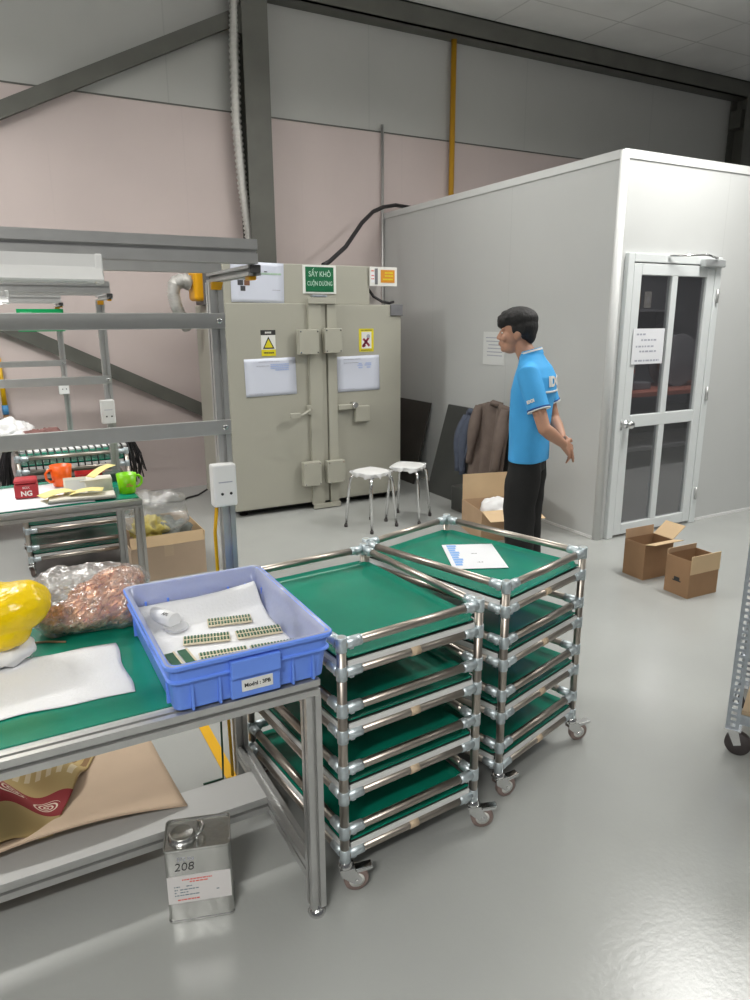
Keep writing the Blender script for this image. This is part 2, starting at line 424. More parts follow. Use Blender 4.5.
# door
door = bpy.data.objects.new('door_1', None); C.objects.link(door); door.location = (DX0, RY, 0); struct(door)
door['label'] = 'white framed glazed door of the panel room'
doorw = mat('door_white', (0.72, 0.75, 0.75), 0.35)
DW = DX1-DX0
f = MB().box(-0.03, 0.03, -0.035, 0.03, 0, DZ+0.03).box(DW-0.03, DW+0.035, -0.035, 0.03, 0, DZ+0.03).box(0.03, DW-0.03, -0.035, 0.03, DZ-0.03, DZ+0.03)
f.build('door_frame', doorw, door, bevel=0.006)
lf = MB().box(0.035, 0.115, -0.03, 0.015, 0.02, DZ-0.035).box(DW-0.115, DW-0.035, -0.03, 0.015, 0.02, DZ-0.035)
lf.box(0.115, DW-0.115, -0.03, 0.015, 0.02, 0.10).box(0.115, DW-0.115, -0.03, 0.015, DZ-0.115, DZ-0.035).box(0.115, DW-0.115, -0.03, 0.015, 0.84, 0.93)
lf.box(DW/2-0.03, DW/2+0.03, -0.03, 0.015, 0.10, 0.84).box(DW/2-0.03, DW/2+0.03, -0.03, 0.015, 0.93, DZ-0.115)
lf.build('door_leaf', doorw, door, bevel=0.005)
for x0, x1 in ((0.115, DW/2-0.03), (DW/2+0.03, DW-0.115)):
    for z0, z1 in ((0.10, 0.84), (0.93, DZ-0.115)):
        MB().box(x0, x1, -0.008, -0.003, z0, z1).build('glass_pane', glass, door)
h = MB(); Mh = Matrix.Translation((0.075, -0.03, 0.87)) @ Matrix.Rotation(PI/2, 4, 'X')
h.lathe([(0.03, 0), (0.03, 0.008), (0.014, 0.012), (0.014, 0.03), (0.027, 0.04), (0.03, 0.055), (0.022, 0.068), (0.004, 0.07)], (0, 0, 0), 20, Mh)
h.build('door_knob', chrome, door)
MB().box(0.012, 0.03, -0.042, -0.03, 0.83, 0.90).build('strike_plate', chrome, door)
cl = MB().box(0.70, 0.93, -0.085, -0.035, 1.985, 2.04).build('door_closer', mat('closer_silver', (0.6, 0.62, 0.62), 0.35, 0.5), door, bevel=0.008)
MB().tube([(0.82, -0.09, 2.045), (0.60, -0.17, 2.055), (0.36, -0.045, 2.05)], 0.008, 8).build('closer_arm', chrome, cl)
for z in (0.25, 1.05, 1.78): MB().cyl((DW+0.0, -0.045, z-0.05), (DW+0.0, -0.045, z+0.05), 0.011, seg=10).build('hinge', alu, door)
nt_ = thing('door_notice', (4.222, RY-0.036, 1.425), 0, 'white printed notice stuck on the glass of the white door', 'notice')
MB().box(-0.165, 0.155, -0.003, 0.0, -0.125, 0.125).build('sheet', paper, nt_)
g = MB()
for z, x0, x1 in ((0.085, -0.13, -0.04), (0.045, -0.08, 0.08), (0.0, -0.13, 0.05), (-0.035, -0.09, 0.08), (-0.1, -0.13, 0.12)):
    x = x0
    while x < x1: l = random.uniform(0.015, 0.04); g.box(x, min(x+l, x1), -0.0038, -0.003, z-0.006, z+0.006); x += l+0.01
g.build('print', ink_grey, nt_)

# things inside the room, seen through the glass
struct(MB().box(RX+0.05, 9.0, 6.55, 6.60, 0, RH).build('wall_added', seam_mat('added_dark_panel', (0.16, 0.16, 0.17), [(0, 0.6, 0.1)], (0.08, 0.08, 0.08), 0.02, 0.5)))  # added dark partition so the room reads dim through the glass
TX = 6.75
wbn = thing('work_table', (TX, 5.75, 0), 0, 'red topped work table inside the white room behind the door glass', 'table')
MB().box(-1.2, 1.2, -0.4, 0.4, 0.80, 0.85).build('tabletop', red_bench, wbn, bevel=0.005)
for sx in (-1.15, 1.15):
    for sy in (-0.35, 0.35): MB().box(sx-0.03, sx+0.03, sy-0.03, sy+0.03, 0, 0.80).build('leg', machine, wbn)
MB().box(-1.1, 1.1, -0.36, 0.38, 0.2, 0.24).build('shelf', machine, wbn)
mc = thing('press_machine', (TX-0.42, 5.75, 0.85), 0, 'dark grey bench machine on the left of the red table inside the room', 'machine')
MB().box(-0.2, 0.2, -0.18, 0.2, 0, 0.08).build('base', machine, mc, bevel=0.01)
MB().box(-0.14, 0.14, 0.04, 0.2, 0.08, 0.50).build('column', machine, mc, bevel=0.01)
MB().box(-0.16, 0.16, -0.18, 0.2, 0.38, 0.55).build('head', mat('machine_blue', (0.20, 0.24, 0.32), 0.4), mc, bevel=0.02)
MB().tube([(0.16, -0.1, 0.46), (0.24, -0.18, 0.54), (0.28, -0.22, 0.62)], 0.014).build('lever', chrome, mc)
MB().cyl((0, -0.08, 0.14), (0, -0.08, 0.38), 0.03, seg=16).build('spindle', chrome, mc)
mc2 = thing('wire_spool', (TX+0.32, 5.75, 0.85), 0, 'large dark wire spool on the red table inside the room', 'spool')
SPM = Matrix.Translation((0, 0, 0.30)) @ Matrix.Rotation(PI/2, 4, 'X')
MB().lathe([(0.30, -0.1), (0.30, -0.08), (0.1, -0.07), (0.1, 0.07), (0.30, 0.08), (0.30, 0.1)], (0, 0, 0), 28, SPM).build('spool', machine, mc2)
MB().lathe([(0.2, -0.068), (0.21, -0.05), (0.21, 0.05), (0.2, 0.068)], (0, 0, 0), 28, SPM).build('wire_winding', mat('dull_copper', (0.25, 0.12, 0.08), 0.5, 0.4), mc2)
rk = thing('wall_shelf', (TX, 6.40, 1.70), 0, 'dark shelf with red goods on the far wall inside the room', 'shelf')
MB().box(-1.0, 1.0, -0.2, 0.14, 0, 0.03).build('board', machine, rk)
for x in (-0.9, 0.9): MB().prism([(0, 0), (0.25, 0), (0, -0.2)], -0.01, 0.01, frame((x, 0.14, 0), (0, -1, 0), (0, 0, 1))).build('bracket', machine, rk)
tag(MB().box(TX-0.72, TX-0.30, 6.25, 6.48, 1.73, 1.83).build('parts_bin', red, bevel=0.01), 'red parts bin on the dark shelf inside the room', 'bin')
tag(MB().box(TX-0.1, TX+0.25, 6.24, 6.50, 1.73, 1.95).build('carton', card_dark, bevel=0.004), 'brown carton on the dark shelf inside the room', 'box')
sw = thing('light_switch', (TX+0.72, 6.549, 1.85), 0, 'pale switch plate on the added dark wall inside the room', 'switch')
MB().box(-0.06, 0.06, -0.012, 0, -0.1, 0.1).build('plate', cream_pl, sw, bevel=0.004)
MB().box(-0.02, 0.02, -0.018, -0.012, -0.04, 0.04).build('rocker', white_pl, sw, bevel=0.003)
area('room_fill_light', (6.4, 5.0, 2.58), 1.0, 0.15, 34)  # added light so the things behind the glass show

# ================================================================== WORKBENCHES
def make_bench(loc, label):
    """origin at the foot of the front right leg; goes -x and +y"""
    t = thing('workbench', loc, 0, label, 'workbench', None)
    L = -1.6; D = 0.66
    m = MB().profile((L, 0, 0.708), (0.02, 0, 0.708), 0.04, 0.044).profile((L, D, 0.708), (0.02, D, 0.708), 0.04, 0.044)
    m.profile((0, 0.02, 0.708), (0, D-0.02, 0.708), 0.04, 0.044).profile((L, 0.02, 0.708), (L, D-0.02, 0.708), 0.04, 0.044)
    m.build('top_frame', alu, t)
    MB().box(L+0.02, -0.02, 0.02, D-0.02, 0.712, 0.7305).build('tabletop', mat('bench_board', (0.62, 0.62, 0.6), 0.5), t)
    MB().box(L+0.03, 0.012, 0.028, D+0.005, 0.7306, 0.7345).build('green_mat', green_mat, t)['label'] = 'green rubber bench mat'
    for x, y, h in ((0, 0, 0.686), (L, 0, 0.686), (0, D, 1.732), (L, D, 1.732)):
        p = MB()
        p.profile((x, y, 0.03), (x, y, h), 0.042, 0.042, (0, 1, 0))
        lg = p.build('leg' if h < 1 else 'upright', alu, t)
        MB().lathe([(0.024, 0), (0.026, 0.006), (0.014, 0.016), (0.009, 0.02), (0.009, 0.032)], (x, y, 0), 18).build('foot', chrome, lg)
    for x in (0, L): MB().profile((x, 0.021, 0.135), (x, D-0.021, 0.135), 0.04, 0.05).build('side_rail', alu, t)
    MB().profile((L+0.02, 0.35, 0.135), (-0.02, 0.35, 0.135), 0.04, 0.05).profile((L+0.02, 0.455, 0.135), (-0.02, 0.455, 0.135), 0.04, 0.05).build('stretcher', alu, t)
    MB().box(L+0.022, -0.022, 0.33, 0.48, 0.1602, 0.1645).build('lower_shelf', mat('grey_panel', (0.50, 0.50, 0.49), 0.45) if 'grey_panel' not in MATS else MATS['grey_panel'], t)
    for z in (1.62, 1.297):
        b = MB().box(L-0.02, 0.021, D-0.029, D-0.0215, z-0.023, z+0.023).build('crossbar', alu, t, bevel=0.002)
        for x in (0, L):
            MB().lathe([(0.009, 0), (0.009, 0.006), (0.005, 0.008)], (0, 0, 0), 8, Matrix.Translation((x, D-0.029, z)) @ Matrix.Rotation(PI/2, 4, 'X')).build('bolt', chrome, b)
    for x in (0, L):
        a = MB().profile((x, D+0.02, 1.745), (x, 0.285, 1.745), 0.034, 0.026).build('arm', alu, t)
        MB().box(x-0.013, x+0.013, 0.272, 0.2845, 1.738, 1.758).build('end_cap', alu_dark, a, bevel=0.003)
        MB().box(x-0.010, x+0.010, 0.300, 0.335, 1.722, 1.7315).build('clip', amber, a, bevel=0.002)
        MB().prism([(0, 0), (0.022, 0), (0, -0.022)], -0.016, 0.016, frame((x, D-0.0215, 1.7318), (0, -1, 0), (0, 0, 1))).build('corner_bracket', amber, a)
    MB().profile((L-0.05, 0.275, 1.788), (0.0, 0.275, 1.788), 0.04, 0.058).build('front_beam', alu, t)
    MB().profile((L-0.05, D, 1.788), (0.02, D, 1.788), 0.04, 0.058).build('rear_beam', alu, t)
    s = MB().box(-0.058, 0.018, D-0.066, D-0.0225, 1.05, 1.185).build('socket_box', white_pl, t, bevel=0.006)
    q = MB()
    for x in (-0.031, -0.003): q.cyl((x, D-0.066, 1.092), (x, D-0.068, 1.092), 0.0045, seg=10)
    q.build('socket_hole', black, s)
    MB().box(-0.041, 0.003, D-0.0675, D-0.066, 1.128, 1.131).build('switch_line', ink_grey, s)
    return t
BX, BY = 0.631, 1.53
bench1 = make_bench((BX, BY, 0), 'nearest aluminium workbench, carrying the blue bin and yellow bag')
# fixed yellow cable along the nearest bench's upright
MB().tube([(-0.044, 0.62, 1.052), (-0.042, 0.668, 0.95), (-0.036, 0.688, 0.6), (-0.030, 0.69, 0.2), (-0.028, 0.69, 0.02)], 0.006, 8).build('power_cable', yellow_tape, bench1)['label'] = 'yellow power cable'
bench2 = copy_tree(bench1, (BX-0.035, BY+2.155, 0), 0, 'middle aluminium workbench, carrying orange and green mugs', skip=('power_cable',))
bench3 = copy_tree(bench1, (BX-0.09, BY+4.12, 0), 0, 'farthest aluminium workbench, by the pink wall with a green board', skip=('power_cable',))

def make_lamp(loc, label):
    t = thing('tube_lamp', loc, 0, label, 'lamp', None)
    m = MB(); prof = [(-0.046, -0.028), (-0.043, -0.032), (-0.012, -0.004), (-0.014, 0.02), (0.014, 0.02), (0.012, -0.004), (0.043, -0.032), (0.046, -0.028), (0.018, 0.0), (0.02, 0.026), (-0.02, 0.026), (-0.018, 0.0)]
    m.prism(prof, 0, 1.2, frame((0, 0, 0), (0, -1, 0), (0, 0, 1)) )
    m.build('reflector', mat('lamp_white', (0.75, 0.75, 0.74), 0.4) if 'lamp_white' not in MATS else MATS['lamp_white'], t)
    MB().cyl((-1.17, 0, -0.022), (-0.03, 0, -0.022), 0.013, seg=14).build('tube', white_pl, t)
    for x in (-1.2, 0): MB().box(x-0.012, x+0.004, -0.022, 0.022, -0.036, 0.028).build('end_cap', white_pl, t, bevel=0.004)
    return t
lamp1 = make_lamp((0.248, 1.755, 1.737), 'white tube lamp under the nearest bench\'s overhead beam')
lamp2 = copy_tree(lamp1, (0.125, 3.915, 1.737), 0, 'white tube lamp under the middle bench\'s overhead beam')
lamp3 = copy_tree(lamp1, (0.06, 5.88, 1.737), 0, 'white tube lamp under the farthest bench\'s overhead beam')
def lit(lamp):
    e = bpy.data.materials.new('lit_tube'); e.use_nodes = True; e.node_tree.nodes['Principled BSDF'].inputs['Emission Color'].default_value = (1, 1, 1, 1)
    e.node_tree.nodes['Principled BSDF'].inputs['Emission Strength'].default_value = 14
    for ch in kids(lamp):
        if ch.name.startswith('tube'): ch.data = ch.data.copy(); ch.data.materials[0] = e
lit(lamp2); lit(lamp3)

# ---- on the nearest bench
TZ = 0.7345
def sheet_fn(x0, x1, y0, y1, z, wob=0.004, seed=0):
    return lambda u, v: (x0+(x1-x0)*u+0.004*math.sin(9*v+seed), y0+(y1-y0)*v+0.006*math.sin(11*u+seed)+0.003*math.sin(29*u), z+wob*0.5*(1+noise.noise(V((u*5, v*5, seed)))))
tag(MB().grid(sheet_fn(-0.62, 0.222, 1.67, 1.975, TZ+0.002), 60, 24, thick=0.0016).build('foam_sheet', foam), 'flat white foam sheet lying on the green bench mat', 'sheet')

# blue bin
bn = thing('plastic_bin', (0.476, 1.775, TZ+0.0005), 0, 'blue rectangular plastic bin standing on the corner of the nearest bench', 'bin')
def rrect(hx, hy, r, z, n=5):
    out = []
    for cx, cy, a0 in ((hx-r, hy-r, 0), (-hx+r, hy-r, PI/2), (-hx+r, -hy+r, PI), (hx-r, -hy+r, 3*PI/2)):
        for k in range(n+1):
            a = a0+PI/2*k/n; out.append(V((cx+r*math.cos(a), cy+r*math.sin(a), z)))
    return out
HX, HY, HB = 0.190, 0.266, 0.128
rg = [rrect(HX-0.004, HY-0.012, 0.02, 0), rrect(HX, HY-0.006, 0.022, 0.004), rrect(HX+0.006, HY+0.006, 0.024, 0.078), rrect(HX+0.014, HY+0.016, 0.026, 0.080), rrect(HX+0.014, HY+0.016, 0.026, 0.085),
      rrect(HX+0.008, HY+0.010, 0.025, 0.087), rrect(HX+0.010, HY+0.013, 0.025, 0.116), rrect(HX+0.020, HY+0.024, 0.028, 0.118), rrect(HX+0.020, HY+0.024, 0.028, HB),
      rrect(HX+0.006, HY+0.008, 0.022, HB), rrect(HX-0.006, HY-0.006, 0.02, 0.012)]
m = MB(); m.rings(rg, False, True, True); m.build('bin_body', blue_bin, bn, bevel=0.0015)
for x in (-0.15, -0.085, 0.10, 0.155):
    for sy in (-1, 1): MB().box(x-0.003, x+0.003, sy*(HY+0.001)-0.006, sy*(HY+0.001)+0.006, 0.004, 0.08).build('rib', blue_bin, bn)
for y in (-0.21, 0.21):
    for sx in (-1, 1): MB().box(sx*(HX+0.003)-0.005, sx*(HX+0.003)+0.005, y-0.003, y+0.003, 0.004, 0.08).build('rib', blue_bin, bn)
hp = MB().box(-0.062, 0.062, -HY-0.028, -HY-0.010, 0.066, 0.112).box(-0.062, 0.062, -HY-0.018, -HY-0.004, 0.01, 0.066).build('grip_plate', blue_bin, bn, bevel=0.003)
lb = MB().box(-0.036, 0.042, -HY-0.0195, -HY-0.0182, 0.026, 0.056).build('bin_label', sig_white, bn)
text('bin_lettering', 'Model : 3PB', 0.0135, FRONT(0.003, -HY-0.0198, 0.041), ink, lb, 0.0004)
ln = MB(); ln.rings([rrect(HX-0.0095, HY-0.0095, 0.018, 0.0135), rrect(HX-0.002, HY, 0.018, 0.06), rrect(HX+0.0045, HY+0.0065, 0.02, 0.1275), rrect(HX+0.016, HY+0.02, 0.02, 0.1295)], True, True, False)
crumple(ln.build('plastic_liner', clear_liner, bn), 0.0015, 30, 1.0)
# foam inside the bin with curled far corner
def binfoam(u, v):
    x = -HX+0.010+(2*HX-0.018)*u; y = -HY+0.016+(2*HY-0.032)*v
    k = max(0, (u-0.5)/0.5)**1.6*max(0, (v-0.72)/0.28)**1.4
    j = max(0, (v-0.88)/0.12)**1.3*0.055*(1-0.6*k)
    return (0.476+x-0.010*k, 1.775+y-0.03*k+0.006*(1 if v > 0.99 else 0), TZ+0.0165+0.062*k+j+0.0015*noise.noise(V((u*6, v*6, 3))))
tag(MB().grid(binfoam, 40, 50, thick=0.0015).build('foam_liner', foam), 'white foam sheet lining the inside of the blue bin', 'sheet')
BZ = TZ+0.0205
# component strips
def make_strip(loc, rz, label):
    t = thing('connector_strip', loc, rz, label, 'connector strip', 'connector strips in the blue bin')
    MB().box(-0.064, 0.064, -0.026, 0.026, 0, 0.004).box(-0.064, 0.064, -0.004, 0.004, 0.004, 0.0055).build('carrier', beige, t)
    a = MB()
    for k in range(14):
        x = -0.0585+k*0.009
        a.box(x-0.0024, x+0.0024, -0.020, -0.0055, 0.004, 0.007); a.box(x-0.0024, x+0.0024, 0.006, 0.022, 0.004, 0.007)
    a.build('pins', pcb, t)
    return t
st0 = make_strip((0.54, 1.917, BZ), math.radians(-12), 'farthest green and beige connector strip in the blue bin')
copy_tree(st0, (0.447, 1.828, BZ), math.radians(-14), 'left green connector strip of the middle pair in the bin')
copy_tree(st0, (0.590, 1.800, BZ), math.radians(-8), 'right green connector strip of the middle pair in the bin')
copy_tree(st0, (0.462, 1.712, BZ), math.radians(-8), 'connector strip against the bin front, left of the grip')
copy_tree(st0, (0.597, 1.690, BZ), math.radians(-8), 'connector strip against the bin front, right of the grip')
def make_board(loc, rz, label):
    t = thing('circuit_board', loc, rz, label, 'circuit board', 'small boards in the blue bin')
    MB().box(-0.011, 0.011, -0.042, 0.042, 0, 0.003).build('board', pcb, t)
    MB().box(0.011, 0.016, -0.042, 0.042, 0, 0.005).build('edge', beige, t)
    return t
b0 = make_board((0.335, 1.745, BZ), math.radians(4), 'left of two small green boards in the bin\'s near left corner')
copy_tree(b0, (0.370, 1.75, BZ), math.radians(4), 'right of two small green boards in the bin\'s near left corner')
rl = thing('plastic_roll', (0.366, 1.985, BZ), math.radians(-62), 'white tape roll lying in the blue bin\'s left side', 'roll')
MB().cyl((-0.045, 0, 0.0235), (0.045, 0, 0.0235), 0.0225, seg=24).build('roll_body', white_pl, rl)
MB().lathe([(0.034, 0), (0.036, 0.004), (0.034, 0.01)], (0.05, 0.0, 0), 24).build('clear_cap', clear_liner, rl)
text('roll_mark', 'APS', 0.014, frame((0.02, -0.013, 0.043), (1, 0, 0), (0, 0.85, 0.5)), ink, rl)

# yellow bag
yb = MB()
for c_, r_ in (((-0.12, 2.0, TZ+0.150), (0.17, 0.12, 0.072)), ((0.0, 1.985, TZ+0.160), (0.080, 0.085, 0.058)), ((-0.055, 1.96, TZ+0.10), (0.07, 0.06, 0.045)), ((-0.24, 2.0, TZ+0.14), (0.09, 0.10, 0.08))): yb.ell(c_, r_, 24, 14)
yb = crumple(crumple(remeshed('plastic_bag', yb, yellow_bag, None, 0.006, 24), 0.007, 8, 2.3, TZ+0.05), 0.003, 24, 6.3, TZ+0.05)
tag(yb, 'full yellow plastic bag on the left of the nearest bench', 'bag')
wc = MB().ell((-0.085, 2.0, TZ+0.035), (0.10, 0.075, 0.04), 50, 32)
tag(crumple(wc.build('crumpled_film', white_film), 0.016, 22, 5.1, TZ), 'crumpled white plastic film under the yellow bag', 'plastic film')
tag(MB().tube([(0.0, 2.085, TZ+0.004), (0.05, 2.07, TZ+0.004), (0.10, 2.042, TZ+0.004)], 0.003, 8).build('wooden_stick', card_dark), 'thin brown stick lying on the green mat beside the bags', 'stick')
# clear bag with copper terminals
cb = thing('clear_bag', (0.185, 2.135, TZ), 0, 'clear plastic bag full of copper terminals behind the blue bin', 'bag')
def blob(c, r, M=None):
    m_ = MB(); m_.ell(c, r, 30, 18, M); return m_
cn = MB()
def strip_terms(p0, p1, n, tilt, sp):
    p0, p1 = V(p0), V(p1)
    for i in range(n):
        p = p0.lerp(p1, random.random())+V((random.gauss(0, sp), random.gauss(0, sp), random.gauss(0, sp*0.7)))
        p.z = max(p.z, 0.008)
        M = Matrix.Translation(p) @ Matrix.Rotation(random.uniform(0, 2*PI), 4, 'Z') @ Matrix.Rotation(random.uniform(-0.8, 0.8), 4, 'Y')
        l = random.uniform(0.010, 0.022); cn.box(-l, l, -0.0028, 0.0028, -0.002, 0.002, M)
LOBES = [((0.080, -0.020, 0.062), (0.078, 0.072, 0.060)), ((-0.02, -0.015, 0.050), (0.10, 0.066, 0.048)), ((-0.075, 0.0, 0.040), (0.07, 0.06, 0.038)), ((0.085, 0.035, 0.110), (0.080, 0.055, 0.045)), ((0.02, 0.015, 0.085), (0.08, 0.06, 0.045))]
for c_, r_ in LOBES:
    cn.ell(c_, tuple(q_*0.90 for q_ in r_), 26, 16)
    for k_ in range(330):
        a_ = random.uniform(0, 2*PI); e2 = math.asin(random.uniform(-0.8, 1))
        n_ = V((math.cos(a_)*math.cos(e2), math.sin(a_)*math.cos(e2), math.sin(e2)))
        p_ = V(c_)+V((n_.x*r_[0], n_.y*r_[1], n_.z*r_[2]))*0.95
        if p_.z < 0.006: continue
        M_r = Matrix.Translation(p_) @ n_.to_track_quat('Z', 'Y').to_matrix().to_4x4() @ Matrix.Rotation(random.gauss(0.6, 0.5), 4, 'Z')
        l_ = random.uniform(0.006, 0.014); cn.box(-l_, l_, -0.0030, 0.0030, -0.005, 0.0042, M_r)
tag(cn.build('terminals', copper, cb), 'loose copper terminals', None, None, 'stuff')
bag = MB()
for c_, r_ in LOBES: bag.ell(c_, tuple(q_*1.10+0.004 for q_ in r_), 30, 18)
bag.ell((-0.075, 0.02, 0.105), (0.085, 0.075, 0.082), 30, 18); bag.ell((0.01, 0.01, 0.105), (0.13, 0.085, 0.082), 30, 18); bag.ell((0.0, -0.02, 0.07), (0.155, 0.085, 0.07), 30, 18)
bf = remeshed('bag_film', bag, clear_bag, cb, 0.006, 6)
crumple(bf, 0.011, 13, 9.2, 0.001); crumple(bf, 0.005, 34, 3.2, 0.001)

# under the nearest bench: cardboard and patterned cloth
def cardf(u, v):
    x0 = -0.75+(1.128)*u; yy = 1.935+0.45*v+0.05*(1-u)*0
    x = x0-0.04*v
    z = 0.172+0.055*max(0, math.sin(PI*min(1, max(0, (u-0.35)/0.65))))*(1-v)**2*0.9+0.03*v*v+0.004*noise.noise(V((u*4, v*4, 0)))
    return (x, yy, z)
tag(MB().grid(cardf, 50, 20, thick=0.005).build('cardboard_sheet', card_light), 'pale flat cardboard sheet on the nearest bench\'s lower stretcher', 'cardboard')
clm = bpy.data.materials.new('patterned_cloth'); clm.use_nodes = True
N, L = nt(clm); b = N['Principled BSDF']; b.inputs['Roughness'].default_value = 0.85
uv = N.new('ShaderNodeUVMap'); sp = N.new('ShaderNodeSeparateXYZ'); L.new(uv.outputs[0], sp.inputs[0])
def M_(op, a, b_=None, c_=None):
    n = N.new('ShaderNodeMath'); n.operation = op
    for i, q in enumerate((a, b_, c_)):
        if q is None: continue
        if hasattr(q, 'is_output'): L.new(q, n.inputs[i])
        else: n.inputs[i].default_value = q
    return n.outputs[0]
U_, V_ = sp.outputs[0], sp.outputs[1]
redband = M_('MULTIPLY', M_('GREATER_THAN', V_, 0.15), M_('LESS_THAN', V_, 0.37))
def spiral(cu, cv, R):
    du = M_('MULTIPLY', M_('SUBTRACT', U_, cu), 0.80); dv = M_('MULTIPLY', M_('SUBTRACT', V_, cv), 0.55)
    rr = M_('SQRT', M_('ADD', M_('MULTIPLY', du, du), M_('MULTIPLY', dv, dv))); th = M_('ARCTAN2', dv, du)
    s_ = M_('SINE', M_('ADD', M_('MULTIPLY', rr, 2*PI/(R/3.0)), th))
    return M_('MULTIPLY', M_('GREATER_THAN', s_, 0.25), M_('LESS_THAN', rr, R))
wh = M_('MAXIMUM', M_('MAXIMUM', spiral(0.93, 0.25, 0.036), spiral(0.815, 0.27, 0.036)), M_('MAXIMUM', spiral(0.70, 0.26, 0.036), spiral(0.58, 0.27, 0.036)))
stripe = M_('MULTIPLY', M_('GREATER_THAN', V_, 0.47), M_('MULTIPLY', M_('LESS_THAN', V_, 0.58), M_('GREATER_THAN', M_('SINE', M_('MULTIPLY', U_, 170)), 0.0)))
stripe2 = M_('MULTIPLY', M_('GREATER_THAN', V_, 0.66), M_('MULTIPLY', M_('LESS_THAN', V_, 0.78), M_('GREATER_THAN', M_('SINE', M_('MULTIPLY', U_, 130)), 0.0)))
def mixc(fac, a, c):
    n = N.new('ShaderNodeMix'); n.data_type = 'RGBA'; L.new(fac, n.inputs[0])
    if hasattr(a, 'is_output'): L.new(a, n.inputs[6])
    else: n.inputs[6].default_value = (*a, 1)
    n.inputs[7].default_value = (*c, 1); return n.outputs[2]
col = mixc(redband, (0.46, 0.34, 0.15), (0.27, 0.025, 0.03)); col = mixc(stripe, col, (0.62, 0.53, 0.36)); col = mixc(stripe2, col, (0.24, 0.14, 0.06)); col = mixc(wh, col, (0.72, 0.62, 0.50))
L.new(col, b.inputs['Base Color'])
def clothf(u, v):
    # far edge v=1 climbs; right end tapers away behind the cardboard's left part
    x = -0.72+0.72*u+0.20*v*u; y = 1.955+0.44*v
    fold = 0.030*math.sin(26*(u*0.9+v*0.35))*math.sin(PI*min(1, v*1.2+0.12))+0.018*math.sin(15*v+6*u)
    z = 0.215+0.15*math.sin(PI*min(1, 0.15+v*0.85))*(1.05-u**4)+fold
    return (x, y, max(z-0.02*u, 0.2))
tag(MB().grid(clothf, 110, 60, thick=0.004).build('patterned_cloth', clm), 'khaki cloth with red band and white spirals under the nearest bench', 'cloth')

# tin can
cn_ = thing('metal_can', (0.358, 1.722, 0), math.radians(-17), 'square tin can numbered 208 standing on the floor under the bench', 'can')
hx, hy, hh = 0.088, 0.063, 0.236
m = MB(); m.rings([rrect(hx, hy, 0.012, 0.0), rrect(hx+0.002, hy+0.002, 0.014, 0.002), rrect(hx+0.002, hy+0.002, 0.014, 0.006), rrect(hx, hy, 0.013, 0.009), rrect(hx, hy, 0.013, hh-0.009), rrect(hx+0.002, hy+0.002, 0.014, hh-0.006), rrect(hx+0.002, hy+0.002, 0.014, hh), rrect(hx-0.001, hy-0.001, 0.013, hh), rrect(hx-0.003, hy-0.003, 0.011, hh-0.006)], False)
m.build('can_body', tin, cn_)
MB().lathe([(0.038, 0), (0.038, 0.004), (0.034, 0.005), (0.034, 0.016), (0.031, 0.019), (0.029, 0.017), (0.0, 0.017)], (-0.042, -0.01, hh-0.006), 28).build('screw_cap', tin, cn_)
MB().tube([(0.0, -0.03, hh-0.004), (0.0, -0.03, hh+0.012), (0.012, -0.02, hh+0.016), (0.018, 0.0, hh+0.017), (0.012, 0.02, hh+0.016), (0.0, 0.03, hh+0.012), (0.0, 0.03, hh-0.004)], 0.004, 8).build('handle', chrome, cn_)
lb = MB().box(-hx+0.003, hx-0.003, -hy-0.0012, -hy-0.0004, 0.065, 0.152).build('paper_label', mat('can_label', (0.78, 0.75, 0.74), 0.6), cn_)
def lines(parent, name, material, rows, y, h=0.0026):
    g_ = MB()
    for z, x0, x1 in rows:
        x = x0
        while x < x1-0.002:
            l = random.uniform(0.003, 0.010); g_.box(x, min(x+l, x1), y-0.0004, y, z-h/2, z+h/2); x += l+random.uniform(0.001, 0.003)
    return g_.build(name, material, parent)
yl = -hy-0.0013
lines(lb, 'red_print', ink_red, [(0.139, -0.045, 0.035), (0.131, -0.025, 0.025), (0.075, -0.06, 0.0)], yl, 0.004)
lines(lb, 'black_print', mat('label_ink', (0.16, 0.22, 0.26), 0.7), [(0.118, -0.067, -0.052), (0.118, -0.035, -0.02), (0.108, -0.067, -0.058), (0.108, -0.052, 0.0), (0.099, -0.067, -0.058), (0.099, -0.052, -0.03), (0.090, -0.067, 0.0), (0.096, 0.045, 0.055)], yl, 0.003)
text('number', '208', 0.036, FRONT(-0.036, -hy-0.0006, 0.179) @ Matrix(((1, 0.12, 0, 0), (0, 1, 0, 0), (0, 0, 1, 0), (0, 0, 0, 1))), ink, cn_, -0.0006)
text('code', '272 Ke', 0.016, FRONT(-0.032, -hy-0.0006, 0.205), ink_grey, cn_)
# floor tape
tag(MB().box(0.585, 0.618, 2.215, 3.62, 0.0, 0.002).m(ink_red).box(0.585, 0.618, 2.205, 2.215, 0.0, 0.002).build('floor_tape', yellow_tape) if False else (lambda q: q.build('floor_tape'))(MB().m(yellow_tape).box(0.583, 0.622, 2.222, 3.55, 0.0, 0.0025).m(card_dark).box(0.583, 0.622, 2.212, 2.222, 0.0, 0.0025)), 'yellow marking tape on the floor behind the nearest bench', 'floor tape')
# green earth wire
tag(MB().tube([(0.655, 2.235, 0.92), (0.638, 2.25, 0.84), (0.618, 2.27, 0.74), (0.60, 2.28, 0.60), (0.59, 2.28, 0.3), (0.583, 2.27, 0.06), (0.572, 2.24, 0.005), (0.50, 2.24, 0.005)], 0.004, 8).build('earth_wire', cable_grn), 'thin green wire hanging behind the nearest bench upright', 'wire')

